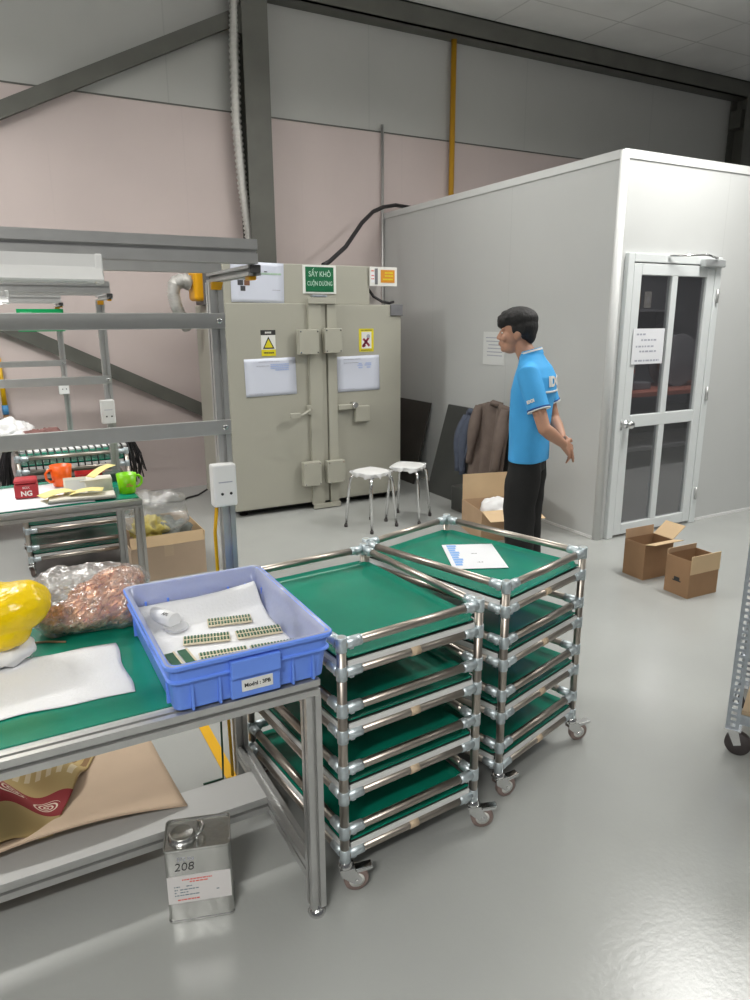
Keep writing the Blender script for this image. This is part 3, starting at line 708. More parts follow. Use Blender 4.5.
# ================================================================== PIPE CARTS
LOW = (0.122, 0.314, 0.509, 0.700); UPP = (0.200, 0.398, 0.590, 0.784)
def make_cart(loc, rz, label):
    t = thing('pipe_cart', loc, rz, label, 'trolley', None)
    hx, hy, r = 0.243, 0.325, 0.0135
    corners = ((-hx, -hy), (hx, -hy), (hx, hy), (-hx, hy))
    for x, y in corners:
        p = MB().cyl((x, y, 0.10), (x, y, 0.798), r, seg=18).build('post', steel_pipe, t)
        for z in LOW+UPP:
            j = MB()
            j.lathe([(0.0145, -0.021), (0.0158, -0.020), (0.0158, 0.020), (0.0145, 0.021)], (x, y, z), 18)
            for dx, dy in ((-math.copysign(1, x), 0), (0, -math.copysign(1, y))):
                j.tube([(x+dx*0.012, y+dy*0.012, z), (x+dx*0.045, y+dy*0.045, z), (x+dx*0.060, y+dy*0.060, z)], [0.0158, 0.0158, 0.0155], 14)
                j.box(x+dx*0.03-0.006, x+dx*0.03+0.006, y+dy*0.03-0.006, y+dy*0.03+0.006, z-0.0195, z-0.012)
            j.build('joint', joint_m, t)
        cap = MB().lathe([(0.0145, 0), (0.0145, 0.006), (0.010, 0.009)], (x, y, 0.796), 16).build('cap', cream_pl, p)
    for k, (zl, zu) in enumerate(zip(LOW, UPP)):
        for z in (zl, zu):
            for sy in (-1, 1): MB().cyl((-hx, sy*hy, z), (hx, sy*hy, z), r-0.0005, seg=14).build('rail', steel_pipe, t)
            for sx in (-1, 1): MB().cyl((sx*hx, -hy, z), (sx*hx, hy, z), r-0.0005, seg=14).build('rail', steel_pipe, t)
        # shelf board with white upstand and green mat
        MB().box(-hx+0.0195, hx-0.0195, -hy+0.001, hy-0.001, zl+0.0135, zl+0.029).box(-hx+0.001, -hx+0.0195, -hy+0.022, hy-0.022, zl+0.0135, zl+0.029).box(hx-0.0195, hx-0.001, -hy+0.022, hy-0.022, zl+0.0135, zl+0.029).build('shelf', dark, t)  # dark board colour put in to keep the lower tiers shaded
        for sy in (-1, 1): MB().box(-hx+0.0195, hx-0.0195, sy*(hy+0.0015)-0.0025, sy*(hy+0.0015)+0.0025, zl+0.0132, zl+0.030).build('edge_strip', white_pl, t)
        for sx in (-1, 1): MB().box(sx*(hx+0.0015)-0.0025, sx*(hx+0.0015)+0.0025, -hy+0.022, hy-0.022, zl+0.0132, zl+0.030).build('edge_strip', white_pl, t)
        zz = zl+0.0315
        def matf(u, v, zz=zz):
            ex = max(0, abs(u-0.5)*2-0.93)/0.07; ey = max(0, abs(v-0.5)*2-0.955)/0.045
            return (-hx-0.001+(2*hx+0.002)*u if abs(v-0.5) < 0.46 else -hx+0.021+(2*hx-0.042)*u, -hy+(2*hy)*v, zz+0.010*max(ex, ey)+0.0012*noise.noise(V((u*3, v*4, zz*9))))
        mt = MB().grid(matf, 30, 40, thick=0.002).build('shelf_mat', green_mat, t); mt['label'] = 'green rubber shelf mat'
        MB().lathe([(0.0145, -0.016), (0.0145, 0.016)], (0, 0, 0), 14, Matrix.Translation((0.0, -hy, zl)) @ Matrix.Rotation(PI/2, 4, 'Y')).build('tape_tag', tape_tan, t)
    for i, (x, y) in enumerate(corners):
        a = (0.35, 0.5, 0.6, 0.2)[i]
        cx, cy = x+0.030*math.cos(a), y+0.030*math.sin(a)*-1
        c = MB().lathe([(0.014, 0.0), (0.021, 0.003), (0.022, 0.014), (0.017, 0.018), (0.017, 0.022)], (x, y, 0.080), 18)
        d = V((math.cos(a), -math.sin(a), 0)); n = V((math.sin(a), math.cos(a), 0))
        Mf = frame((x, y, 0), d, (0, 0, 1))
        for s_ in (-1, 1):
            c.prism([(-0.016, 0.082), (0.022, 0.082), (0.048, 0.044), (0.042, 0.028), (0.024, 0.028), (-0.014, 0.06)], s_*0.0155-0.0015, s_*0.0155+0.0015, Mf)
        c.prism([(-0.018, 0.078), (0.026, 0.078), (0.026, 0.083), (-0.018, 0.083)], -0.018, 0.018, Mf)
        cs = c.build('caster', chrome, t)
        Mw = frame((x+d.x*0.032, y+d.y*0.032, 0.0375), d, (0, 0, 1))
        w = MB(); w.m(brownrub).lathe([(0.016, -0.012), (0.031, -0.012), (0.0365, -0.009), (0.0375, 0), (0.0365, 0.009), (0.031, 0.012), (0.016, 0.012)], (0, 0, 0), 26, Mw)
        w.m(sig_white).lathe([(0.0, -0.0125), (0.023, -0.0128), (0.023, 0.0128), (0.0, 0.0125)], (0, 0, 0), 22, Mw)
        w.m(chrome).lathe([(0.006, -0.019), (0.006, 0.019)], (0, 0, 0), 12, Mw)
        w.build('wheel', None, cs)
        MB().prism([(0.03, 0.062), (0.075, 0.068), (0.082, 0.074), (0.078, 0.080), (0.028, 0.075)], -0.014, 0.014, Mf).build('brake_pedal', chrome, cs, bevel=0.002)
    return t
cart1 = make_cart((0.951, 1.908, 0), math.radians(5), 'pipe trolley with green shelves beside the nearest bench')
cart2 = copy_tree(cart1, (1.526, 2.062, 0), math.radians(16.5), 'right hand pipe trolley with a paper on its top green shelf')
cart3 = copy_tree(cart1, (0.42, 5.13, 0), math.radians(90), 'pipe trolley behind the middle bench, covered with cable harnesses')
# paper on cart 2
pp = thing('form_sheet', (1.562, 2.100, 0.7345), math.radians(-25), 'white printed form with blue band on the right hand trolley', 'paper')
MB().box(-0.1025, 0.1025, -0.1425, 0.1425, 0.0, 0.0012).build('sheet', paper, pp)
bl = MB()
for i in range(9): bl.box(-0.086, -0.048-0.006*(i % 3), 0.112-0.0275*i, 0.134-0.0275*i, 0.0012, 0.0016)
bl.build('blue_print', ink_blue, pp)
bl = MB()
for x, y in ((-0.005, 0.025), (0.0, -0.075)):
    for k in range(4): bl.box(x+k*0.006, x+k*0.006+0.004, y-0.003, y+0.004*(k % 2), 0.0012, 0.0016)
bl.build('handwriting', ink, pp)

# ================================================================== OVEN
OX0, OX1, OY = 1.685, 3.289, 5.60
ov = thing('drying_oven', (OX0, OY, 0), 0, 'large grey-green two door drying oven against the back wall', 'oven')
W = OX1-OX0
MB().box(0, W, 0.05, 0.88, 0.075, 1.748).build('body', oven_m, ov, bevel=0.008)
MB().box(0.016, 1.316, 0.05, 0.80, 1.7485, 2.067).build('control_head', oven_m, ov, bevel=0.006)
MB().box(0.04, W-0.04, 0.07, 0.80, 0.03, 0.076).build('plinth', black, ov)
for x in (0.10, W-0.10):
    for y in (0.10, 0.72): MB().lathe([(0.035, 0), (0.035, 0.012), (0.012, 0.016), (0.012, 0.04)], (x, y, 0), 16).build('foot', black, ov)
SE = 0.832   # seam between the doors
ld = MB().box(0.004, SE-0.004, 0.0, 0.05, 0.058, 1.755).build('left_door', oven_m, ov, bevel=0.006)
rd = MB().box(SE+0.004, W, 0.0, 0.05, 0.058, 1.748).build('right_door', oven_m, ov, bevel=0.006)
def latch(parent, x0, x1, boxes):
    MB().box(x0, x1, -0.035, 0.001, 0.04, 1.772).build('latch_bar', oven_trim, parent, bevel=0.004)
    for a, b_, z0, z1 in boxes:
        bx = MB().box(a, b_, -0.10, -0.0352, z0, z1).build('latch_box', oven_trim, parent, bevel=0.004)
        q = MB()
        for sx in (a+0.015, b_-0.015):
            for sz in (z0+0.016, z1-0.016): q.cyl((sx, -0.100, sz), (sx, -0.104, sz), 0.006, seg=10)
        q.build('screw', chrome, bx)
latch(ld, 0.697, 0.812, [(0.582, 0.762, 1.345, 1.546), (0.592, 0.756, 0.228, 0.436)])
latch(rd, 0.868, 0.952, [(0.815, 0.974, 1.352, 1.554), (0.815, 0.984, 0.233, 0.430)])
MB().box(0.816, 0.858, -0.016, 0.0, 0.06, 1.765).build('seam_strip', oven_trim, rd, bevel=0.003)
MB().box(0.690, 0.940, -0.055, -0.036, 1.752, 1.800).build('cross_latch', oven_trim, ov, bevel=0.003)
MB().box(0.697, 0.955, -0.055, -0.036, 0.006, 0.048).build('cross_latch', oven_trim, ov, bevel=0.003)
MB().box(0.730, 0.860, -0.06, -0.004, 1.805, 1.822).build('bolt_plate', galv, ov, bevel=0.002)
MB().box(0.670, 0.697, -0.05, 0.0, 0.84, 0.92).build('handle_plate', oven_trim, ld, bevel=0.003)
MB().tube([(0.685, -0.045, 0.882), (0.66, -0.085, 0.878), (0.60, -0.095, 0.850), (0.56, -0.09, 0.838)], 0.011, 10).build('handle', oven_trim, ld)
MB().box(0.485, 0.575, -0.105, -0.075, 0.825, 0.868).build('grip', oven_trim, ld, bevel=0.006)
MB().box(0.953, 1.135, -0.05, 0.0, 0.862, 0.905).build('handle_bar', oven_trim, rd, bevel=0.004)
MB().cyl((1.105, -0.08, 0.90), (1.105, 0.0, 0.90), 0.024, seg=16).build('handle_hub', chrome, rd)
MB().box(1.120, 1.262, -0.045, 0.0, 0.745, 0.885).build('handle_grip', oven_trim, rd, bevel=0.006)
MB().box(1.492, 1.613, -0.02, 0.06, 1.655, 1.752).build('hinge_block', machine, ov, bevel=0.004)
MB().box(1.33, 1.54, 0.25, 0.32, 1.749, 1.99).build('junction_box', mat('junction_grey', (0.42, 0.39, 0.38), 0.5), ov, bevel=0.006)
MB().tube([(1.32, 0.12, 1.91), (1.37, 0.08, 1.82), (1.44, 0.05, 1.775), (1.52, 0.06, 1.765), (1.57, 0.08, 1.775)], 0.012, 8).build('control_cable', cable_blk, ov)
# warning stickers
s1 = MB().m(sig_white).box(0.290, 0.413, -0.0025, 0.0, 1.39, 1.505).m(ink).box(0.288, 0.415, -0.003, 0.0, 1.505, 1.545).m(sig_yellow).box(0.290, 0.413, -0.003, 0.0, 1.338, 1.39)
s1 = s1.build('warning_sticker', None, ld); s1['label'] = 'white and yellow warning sticker with triangle'
MB().m(ink).prism([(-0.050, 0), (0.050, 0), (0, 0.098)], 0, 0.0012, FRONT(0.352, -0.0026, 1.396)).m(sig_yellow).prism([(-0.036, 0.010), (0.036, 0.010), (0, 0.078)], 0, 0.0018, FRONT(0.352, -0.0026, 1.396)).build('triangle', None, s1)
lines(s1, 'small_print', ink, [(1.364, 0.31, 0.395)], -0.0031, 0.012)
lines(s1, 'heading', sig_white, [(1.525, 0.325, 0.378)], -0.0031, 0.014)
s2 = MB().m(sig_yellow).box(1.182, 1.325, -0.0025, 0.0, 1.352, 1.547).m(sig_white).box(1.206, 1.302, -0.003, 0.0, 1.378, 1.520).build('caution_sticker', None, rd)
s2['label'] = 'yellow bordered caution sticker with red mark'
q = MB()
for (a, b_) in (((1.215, 1.392), (1.275, 1.470)), ((1.222, 1.462), (1.283, 1.400)), ((1.222, 1.420), (1.240, 1.395))):
    d = V((b_[0]-a[0], 0, b_[1]-a[1])); n = V((-d.z, 0, d.x)).normalized()*0.010
    A, B = V((a[0], -0.0038, a[1])), V((b_[0], -0.0038, b_[1])); o_ = V((0, 0.0008, 0))
    q.rings([[A-n, A+n, A+n+o_, A-n+o_], [B-n, B+n, B+n+o_, B-n+o_]], False)
q.build('cross_mark', mat('maroon_ink', (0.30, 0.03, 0.06), 0.6), s2)
MB().cyl((1.272, -0.0038, 1.482), (1.272, -0.003, 1.482), 0.018, seg=16).build('dot_mark', ink_grey, s2)
lines(s2, 'border_print', ink, [(1.534, 1.20, 1.31), (1.364, 1.20, 1.31)], -0.0028, 0.006)
# green sign
gs = MB().m(sig_white).box(0.688, 0.992, 0.042, 0.0495, 1.836, 2.064).m(green_sign).box(0.712, 0.968, 0.040, 0.042, 1.850, 2.048).build('name_sign', None, ov)
gs['label'] = 'green sign with white border and lettering'
text('lettering', 'SẤY KHÔ', 0.060, FRONT(0.842, 0.0398, 1.990), mat('sign_letter', (0.5, 0.68, 0.56), 0.5), gs, 0.0005, squash=0.8)
text('lettering', 'CUỘN DƯƠNG', 0.050, FRONT(0.842, 0.0398, 1.915), MATS['sign_letter'], gs, 0.0003, squash=0.66)
ib = MB().m(sig_white).box(1.305, 1.572, 0.02, 0.03, 1.906, 2.064).m(sig_orange).box(1.41, 1.548, 0.017, 0.02, 1.934, 2.040).m(machine).box(1.352, 1.380, 0.017, 0.02, 1.918, 2.050).m(paper).box(1.312, 1.348, 0.017, 0.02, 1.934, 2.02)
ib = ib.build('info_plate', None, ov); ib['label'] = 'white plate with orange panel'
lines(ib, 'plate_print', sig_yellow, [(2.015, 1.45, 1.53), (1.99, 1.45, 1.53), (1.962, 1.43, 1.53)], 0.0168, 0.012)
lines(ib, 'plate_mark', ink_red, [(1.99, 1.316, 1.344), (1.965, 1.316, 1.344), (2.03, 1.316, 1.344)], 0.0168, 0.010)
def notice(x, z, w, h, rot, label, y, mt_, rows, name='notice_sheet', curl=0.0):
    t = thing(name, (OX0+x, OY+y, z), 0, label, 'notice')
    t.rotation_euler = (0, rot, 0)
    def fn(u, v): return ((u-0.5)*w, -0.004-curl*(1-v)**2, (v-0.5)*h)
    MB().grid(fn, 6, 10, thick=0.0015).build('sheet', mt_, t)
    for nm, mm, rr, hh in rows: lines(t, nm, mm, rr, -0.0060-curl, hh)
    return t
pale_blue_ink = mat('pale_blue_ink', (0.42, 0.52, 0.80), 0.6)
notice(0.361, 1.168, 0.445, 0.305, math.radians(-1), 'white sleeve notice on the oven\'s left door', -0.001, paper_blue,
       [('blue_print', pale_blue_ink, [(0.10, 0.0, 0.16), (0.085, 0.0, 0.16), (0.07, 0.0, 0.16), (0.055, 0.04, 0.16)], 0.010), ('grey_print', ink_grey, [(0.125, -0.10, 0.08), (0.092, -0.12, -0.01)], 0.005), ('foot_print', ink_grey, [(-0.13, -0.20, -0.08)], 0.004)])
notice(1.172, 1.166, 0.415, 0.305, math.radians(-1), 'white sleeve notice on the oven\'s right door', -0.001, paper_blue,
       [('blue_print', pale_blue_ink, [(0.085, 0.0, 0.03), (0.085, 0.07, 0.13), (0.07, -0.01, 0.04), (0.07, 0.06, 0.13), (0.05, 0.0, 0.04), (0.05, 0.08, 0.12)], 0.011), ('grey_print', ink_grey, [(0.125, -0.14, 0.02), (0.095, -0.14, 0.0)], 0.005), ('foot_print', ink_grey, [(-0.13, -0.18, -0.04)], 0.004)])
n3 = notice(0.30, 1.915, 0.445, 0.31, math.radians(1.0), 'white photo notice on the oven\'s top left', 0.049, paper_blue,
       [('green_print', mat('pale_green_ink', (0.40, 0.58, 0.42), 0.6), [(0.07, -0.12, 0.20)], 0.014), ('black_print', ink, [(0.085, -0.06, -0.03), (0.085, 0.055, 0.08), (0.07, -0.19, -0.14)], 0.008), ('grey_print', ink_grey, [(-0.055, 0.12, 0.19)], 0.006)])
for mm_, a, b_, c_, d_ in ((mat('photo_grey', (0.10, 0.12, 0.12), 0.5), -0.165, -0.075, 0.02, 0.055), (mat('photo_dark', (0.06, 0.06, 0.07), 0.5), -0.168, -0.122, -0.025, 0.015), (MATS['photo_dark'], -0.145, -0.105, -0.068, -0.03), (mat('photo_brown', (0.20, 0.09, 0.05), 0.5), -0.114, -0.068, -0.025, 0.015)):
    MB().box(a, b_, -0.0062, -0.0056, c_, d_).build('photo', mm_, n3)
# blower and silver duct on the oven's left side
bw = thing('duct_blower', (1.67, 6.12, 1.90), 0, 'amber blower housing on the oven\'s left end feeding a silver duct', 'blower')
MB().box(-0.10, 0.0, -0.11, 0.11, -0.12, 0.12).build('housing', amber, bw, bevel=0.03, bseg=4)
MB().box(-0.03, 0.0145, -0.14, 0.14, -0.15, 0.15).build('flange', machine, bw)
pts = []; rad = []; path = [(-0.10, 0, 0.02), (-0.17, 0, 0.045), (-0.235, 0, 0.02), (-0.25, 0, -0.06), (-0.235, 0.0, -0.16), (-0.19, 0.02, -0.26), (-0.13, 0.1, -0.34)]
for i in range(61):
    t = i/60*(len(path)-1); k = min(int(t), len(path)-2)
    pts.append(V(path[k]).lerp(V(path[k+1]), t-k)); rad.append((0.066 if i % 2 else 0.050)*(1-0.25*i/60))
MB().tube(pts, rad, 14).build('flexible_duct', foil, bw)
# black cables
tag(MB().tube([(2.70, 5.95, 2.09), (2.78, 6.0, 2.12), (3.02, 6.15, 2.27), (3.32, 6.4, 2.52), (3.55, 6.6, 2.66), (3.75, 6.75, 2.735), (3.95, 6.85, 2.78), (4.2, 6.9, 2.772)], 0.020, 10).build('power_cable', cable_blk), 'thick black cable from the oven top to the white room\'s roof', 'cable')
tag(MB().tube([(1.73, 6.52, 0.08), (1.62, 6.56, 0.012), (1.50, 6.50, 0.010), (1.42, 6.40, 0.010), (1.30, 6.42, 0.010), (1.15, 6.5, 0.010)], 0.009, 8).build('floor_cable', cable_blk), 'black cable lying on the floor left of the oven', 'cable')

# ================================================================== STOOLS
def make_stool(loc, rz, label):
    t = thing('stool', loc, rz, label, 'stool', None)
    def top(u, v):
        a = 2*(u-0.5); b_ = 2*(v-0.5)
        k = 1-0.19*(a*a*b_*b_)
        return (0.128*a*k, 0.128*b_*k, 0.468-0.010*(a**4+b_**4)+0.004*noise.noise(V((u*4, v*4, 1))))
    MB().grid(top, 24, 24, thick=0.030).build('seat', white_pl, t)
    fl = MB()
    def skirt(u, v):
        a = 2*PI*u; s_ = 0.127+0.010*math.sin(9*a)*v; sq = 1/max(abs(math.cos(a)), abs(math.sin(a)))**0.75
        return (s_*sq*math.cos(a), s_*sq*math.sin(a), 0.462-(0.030+0.014*math.sin(7*a+1)+0.008*math.sin(13*a))*v)
    fl.grid(skirt, 80, 4, thick=0.001); fl.build('seat_wrap', white_film, t)
    MB().box(-0.1, 0.1, -0.1, 0.1, 0.425, 0.437).build('seat_base', mat('navy_plastic', (0.02, 0.04, 0.16), 0.4) if 'navy_plastic' not in MATS else MATS['navy_plastic'], t)
    for sx in (-1, 1):
        for sy in (-1, 1):
            lg = MB().tube([(sx*0.06, sy*0.06, 0.428), (sx*0.098, sy*0.098, 0.424), (sx*0.116, sy*0.116, 0.405), (sx*0.122, sy*0.122, 0.36), (sx*0.144, sy*0.144, 0.02)], 0.0115, 10).build('leg', chrome, t)
            MB().lathe([(0.014, 0), (0.015, 0.02), (0.012, 0.025)], (sx*0.145, sy*0.145, 0), 12).build('rubber_foot', rubber, lg)
    return t
st = make_stool((2.575, 4.845, 0), math.radians(18), 'white stool in front of the oven\'s right door, nearer the oven seam')
copy_tree(st, (2.955, 4.90, 0), math.radians(40), 'white stool at the oven\'s right corner, beside the dark boards')

# ================================================================== BOXES
def make_box(loc, rz, w, d, h, mt_, label, flaps, name='cardboard_box', inner=None):
    """open carton; flaps: dict side-> (length, angle from vertical outward)"""
    t = thing(name, loc, rz, label, 'box')
    a, b_ = w/2, d/2; k = 0.004
    m_ = MB().box(-a, a, -b_, -b_+k, 0, h).box(-a, a, b_-k, b_, 0, h).box(-a, -a+k, -b_+k, b_-k, 0, h).box(a-k, a, -b_+k, b_-k, 0, h).box(-a+k, a-k, -b_+k, b_-k, 0, k)
    m_.build('carton', mt_, t)
    for side, (ln, an) in flaps.items():
        if side in 'fb':
            s_ = -1 if side == 'f' else 1
            M = Matrix.Translation((0, s_*(b_-k/2), h+0.0004)) @ Matrix.Rotation(-s_*an, 4, 'X')
            MB().box(-a+0.002, a-0.002, -k/2, k/2, 0, ln, M).build('flap', inner or mt_, t)
        else:
            s_ = -1 if side == 'l' else 1
            M = Matrix.Translation((s_*(a-k/2), 0, h+0.0004)) @ Matrix.Rotation(s_*an, 4, 'Y')
            MB().box(-k/2, k/2, -b_+0.006, b_-0.006, 0, ln, M).build('flap', inner or mt_, t)
    return t
# two cartons in front of the door, open tops towards us
bxb = make_box((3.622, 2.66, 0), math.radians(-2), 0.25, 0.175, 0.235, card_dark, 'nearer right of two open brown boxes before the glazed door', {'b': (0.03, 0.0)}, inner=card)
MB().box(-0.122, 0.125, -0.0925, -0.0880, 0.15, 0.262).build('front_fold', card_in, bxb)['label'] = 'paler folded front flap'
MB().box(0.02, 0.05, -0.1508, -0.1502, 0.05, 0.075).build('printed_mark', ink, bxb) if False else None
q = MB().box(-0.126, -0.1252, -0.03, 0.03, 0.085, 0.092).box(-0.126, -0.1252, -0.02, 0.02, 0.0921, 0.112).build('printed_mark', ink, bxb)
bxa = make_box((3.638, 3.005, 0), math.radians(-2), 0.25, 0.17, 0.235, card_dark, 'farther left of two open brown boxes before the glazed door', {'b': (0.06, 0.05), 'f': (0.08, 1.35), 'r': (0.13, 0.95)}, inner=card)
for c_ in kids(bxa)[-2:]: c_.data.materials[0] = card_in
# carton behind the man
bxm = make_box((3.36, 4.22, 0), math.radians(-14), 0.44, 0.40, 0.235, card, 'open cardboard box beside the man\'s legs, by the white room', {'b': (0.20, 0.02), 'f': (0.17, 1.8), 'r': (0.14, 0.5)}, inner=card_in)
tag(crumple(MB().ell((3.38, 4.22, 0.17), (0.16, 0.14, 0.10), 36, 20).build('packing_film', white_film), 0.03, 12, 3.3, 0.06), 'crumpled white packing film inside the box by the man', 'plastic film')
# carton beside the middle bench
bx2 = make_box((0.885, 4.655, 0), math.radians(0), 0.47, 0.42, 0.225, card_light, 'open carton of yellow and clear bags on the floor beside the middle bench', {'f': (0.07, -0.35), 'b': (0.10, 0.0), 'r': (0.06, 0.1)}, inner=card_in)
MB().box(-0.03, 0.03, -0.2112, -0.2102, 0.15, 0.225).build('tape', tape_tan, bx2)
tag(crumple(MB().ell((0.90, 4.66, 0.24), (0.15, 0.13, 0.09), 40, 24).build('grey_bag', mat('grey_bag', (0.22, 0.24, 0.22), 0.4, 0, 0.3, 20)), 0.06, 20, 7.7, 0.1), 'crumpled grey bag inside the carton by the middle bench', 'bag')
tag(crumple(MB().ell((0.80, 4.60, 0.30), (0.10, 0.09, 0.07), 40, 24).build('yellow_papers', mat('pale_yellow', (0.72, 0.60, 0.15), 0.5)), 0.05, 26, 1.7, 0.2), 'crumpled yellow papers in the carton by the middle bench', 'paper')
tag(crumple(MB().ell((0.85, 4.62, 0.40), (0.21, 0.13, 0.15), 50, 30).build('clear_bag', clear_bag), 0.05, 7, 4.1, 0.2), 'big clear plastic bag puffing out of the carton', 'bag')

# ================================================================== BOARDS AND JACKETS
def leaning(y0, y1, xb, xt, h, mt_, label, th=0.02):
    o_ = MB(); 
    d = V((xt-xb, 0, h)).normalized(); n = V((-d.z, 0, d.x))*th
    a = [V((xb, y, 0)) for y in (y0, y1)]; b_ = [V((xt, y, h)) for y in (y0, y1)]
    if n.z < 0: n = -n
    a = [p-V((n.x, 0, 0))*0 for p in a]
    z0 = max(0, 0)
    o_.rings([[a[0], a[1], a[1]+V((th, 0, 0)), a[0]+V((th, 0, 0))], [b_[0], b_[1], b_[1]+V((th, 0, 0)), b_[0]+V((th, 0, 0))]], False)
    return tag(o_.build('leaning_board', mt_, bevel=0.002), label, 'board')
leaning(4.52, 5.66, 3.62, 3.855, 0.83, dark, 'dark grey board leaning on the white room, jackets in front')
leaning(5.98, 6.75, 3.66, 3.855, 0.81, darker, 'dark board leaning on the white room beside the oven corner')
tag(MB().box(3.44, 3.60, 4.62, 4.98, 0.0, 0.22).build('dark_case', dark, bevel=0.01), 'low black case on the floor before the leaning board', 'case')
def jacket(y0, y1, z0, z1, xo, mt_, label, seed, folds):
    t = thing('jacket', (0, 0, 0), 0, label, 'jacket')
    def front(u, v):
        y = y0+(y1-y0)*(u+0.04*(1-v)*math.sin(3*u+seed)); w_ = 0.035*math.sin(folds*2*PI*u+seed+1.2*(1-v))*(0.4+0.6*(1-v))
        sh = 0.05*(2*u-1)**2
        return (xo-0.02-0.10*(1-v)**0.8-w_*0.9, y, z0+(z1-sh-z0)*v+0.03*math.sin(5*u+seed)*(1-v))
    MB().grid(front, 60, 30, thick=0.018).build('body', mt_, t)
    def sleeve(yc, len_, dx):
        P = []
        for i in range(13):
            k = i/12; P.append(V((xo-0.05-0.11*k-dx*math.sin(PI*k), yc+0.02*math.sin(4*k+seed), z1-0.05-len_*k)))
        MB().tube(P, [0.03+0.022*math.sin(PI*min(1, i/12*1.2+0.1)) for i in range(13)], 14).build('sleeve', mt_, t)
    sleeve(y0+0.06*(y1-y0)/abs(y1-y0), 0.5, 0.03); sleeve(y1-0.05*(y1-y0)/abs(y1-y0), 0.48, 0.03)
    MB().tube([(xo-0.02, (y0+y1)/2-0.07, z1-0.02), (xo-0.06, (y0+y1)/2, z1+0.0), (xo-0.02, (y0+y1)/2+0.07, z1-0.02)], 0.025, 12).build('collar', mt_, t)
    return t
jacket(4.98, 5.16, 0.42, 0.84, 3.745, blue_cloth, 'slate blue jacket hanging on the dark board, left of the brown one', 0.5, 1.5)
jacket(4.50, 4.97, 0.30, 0.945, 3.735, brown_cloth, 'brown jacket hanging on the dark board behind the man', 2.1, 3.0)
# notice on the room's left face
t = thing('wall_notice', (RX, 5.02, 1.375), 0, 'grey paper notice on the white room\'s shaded side', 'notice')
MB().box(-0.004, 0, -0.145, 0.15, -0.14, 0.14).build('sheet', mat('grey_paper', (0.74, 0.75, 0.74), 0.5), t)
q = MB()
for z in (0.09, 0.06, 0.03, 0.0, -0.03, -0.06): q.box(-0.0046, -0.004, -0.12, 0.12-0.05*random.random(), z-0.004, z+0.004)
q.build('print', ink_grey, t)
MB().box(-0.012, -0.004, -0.14, -0.08, 0.10, 0.125).build('clip', black, t)

# ================================================================== MIDDLE BENCH CONTENTS
T2 = TZ
tag(MB().grid(sheet_fn(-0.9, 0.40, 3.72, 4.26, T2+0.002, 0.004, 4), 40, 24, thick=0.0015).build('paper_sheet', paper), 'large white paper covering the middle bench', 'paper')
PZ = T2+0.008
nb = thing('reject_box', (0.10, 3.99, PZ), math.radians(-4), 'dark red box marked NG on the middle bench', 'box')
MB().box(-0.055, 0.055, -0.05, 0.05, 0, 0.072).build('box_body', red_dk, nb, bevel=0.006)
MB().box(-0.055, 0.055, -0.052, 0.052, 0.074, 0.098).build('lid', red_dk, nb, bevel=0.012, bseg=3)
text('lettering', 'NG', 0.036, FRONT(0.0, -0.0505, 0.024), sig_white, nb, 0.001)
text('small_lettering', 'BOX', 0.016, FRONT(0.0, -0.0505, 0.055), sig_white, nb)
def mug(loc, rz, mt_, label, r=0.052, h=0.105):
    t = thing('mug', loc, rz, label, 'mug')
    m_ = MB(); k = 0.8
    m_.lathe([(r*k*0.9, 0), (r*k, 0.004), (r, h), (r-0.004, h), (r*k-0.004, 0.006), (0.0, 0.006)], (0, 0, 0), 28)
    m_.build('cup', mt_, t)
    MB().tube([(r*0.92, 0, h*0.82), (r*1.25, 0, h*0.84), (r*1.55, 0, h*0.68), (r*1.5, 0, h*0.42), (r*1.15, 0, h*0.26), (r*0.85, 0, h*0.26)], 0.007, 10).build('handle', mt_, t)
    return t
mug((0.285, 4.17, PZ), math.radians(205), orange, 'orange plastic mug at the back of the middle bench', 0.058, 0.115)
gm = mug((0.575, 3.845, T2), math.radians(10), lime, 'lime green mug at the middle bench\'s right end', 0.052, 0.105)
lines(gm, 'mug_print', ink_red, [(0.045, -0.02, 0.015), (0.055, -0.015, 0.01)], -0.047, 0.005)
rt = thing('parts_tray', (0.44, 4.27, T2), math.radians(-4), 'shallow red parts tray at the back of the middle bench', 'tray')
m = MB(); m.rings([rrect(0.07, 0.05, 0.01, 0), rrect(0.08, 0.06, 0.012, 0.05), rrect(0.076, 0.056, 0.011, 0.05), rrect(0.066, 0.046, 0.01, 0.004)], False); m.build('tray', red, rt)
tag(MB().box(0.50, 0.60, 4.16, 4.24, T2, T2+0.05).build('meter', mat('meter_grey', (0.05, 0.07, 0.06), 0.5), bevel=0.006), 'dark grey instrument between the red tray and green mug', 'meter')
tag(MB().box(-0.08, 0.08, -0.055, 0.055, 0, 0.075).build('small_carton', cream_pl, loc=(0.435, 3.965, T2), rot=(0, 0, math.radians(-4)), bevel=0.003), 'small white carton left of the green mug', 'box')
fo = thing('folder', (0.345, 3.80, PZ), math.radians(-5), 'grey folder lying at the middle bench\'s front edge', 'folder')
MB().box(-0.16, 0.16, -0.065, 0.065, 0, 0.008).build('cover', mat('folder_grey', (0.22, 0.23, 0.2), 0.5), fo, bevel=0.002)
MB().box(-0.155, 0.155, -0.06, 0.06, 0.0085, 0.016).build('pages', cream_pl, fo)
pyel = mat('yellow_paper', (0.78, 0.68, 0.28), 0.7)
def loose(loc, rz, w, d, tilt, label, mt_):
    return tag(MB().grid(lambda u, v: ((u-0.5)*w, (v-0.5)*d, 0.012+0.02*u*tilt+0.01*math.sin(PI*u)), 10, 8, thick=0.0012).build('paper_slip', mt_, loc=loc, rot=(0, 0, rz)), label, 'paper')
loose((0.23, 3.85, PZ+0.012), 0.3, 0.16, 0.10, 0.5, 'yellow paper slip left of the card holder', pyel)
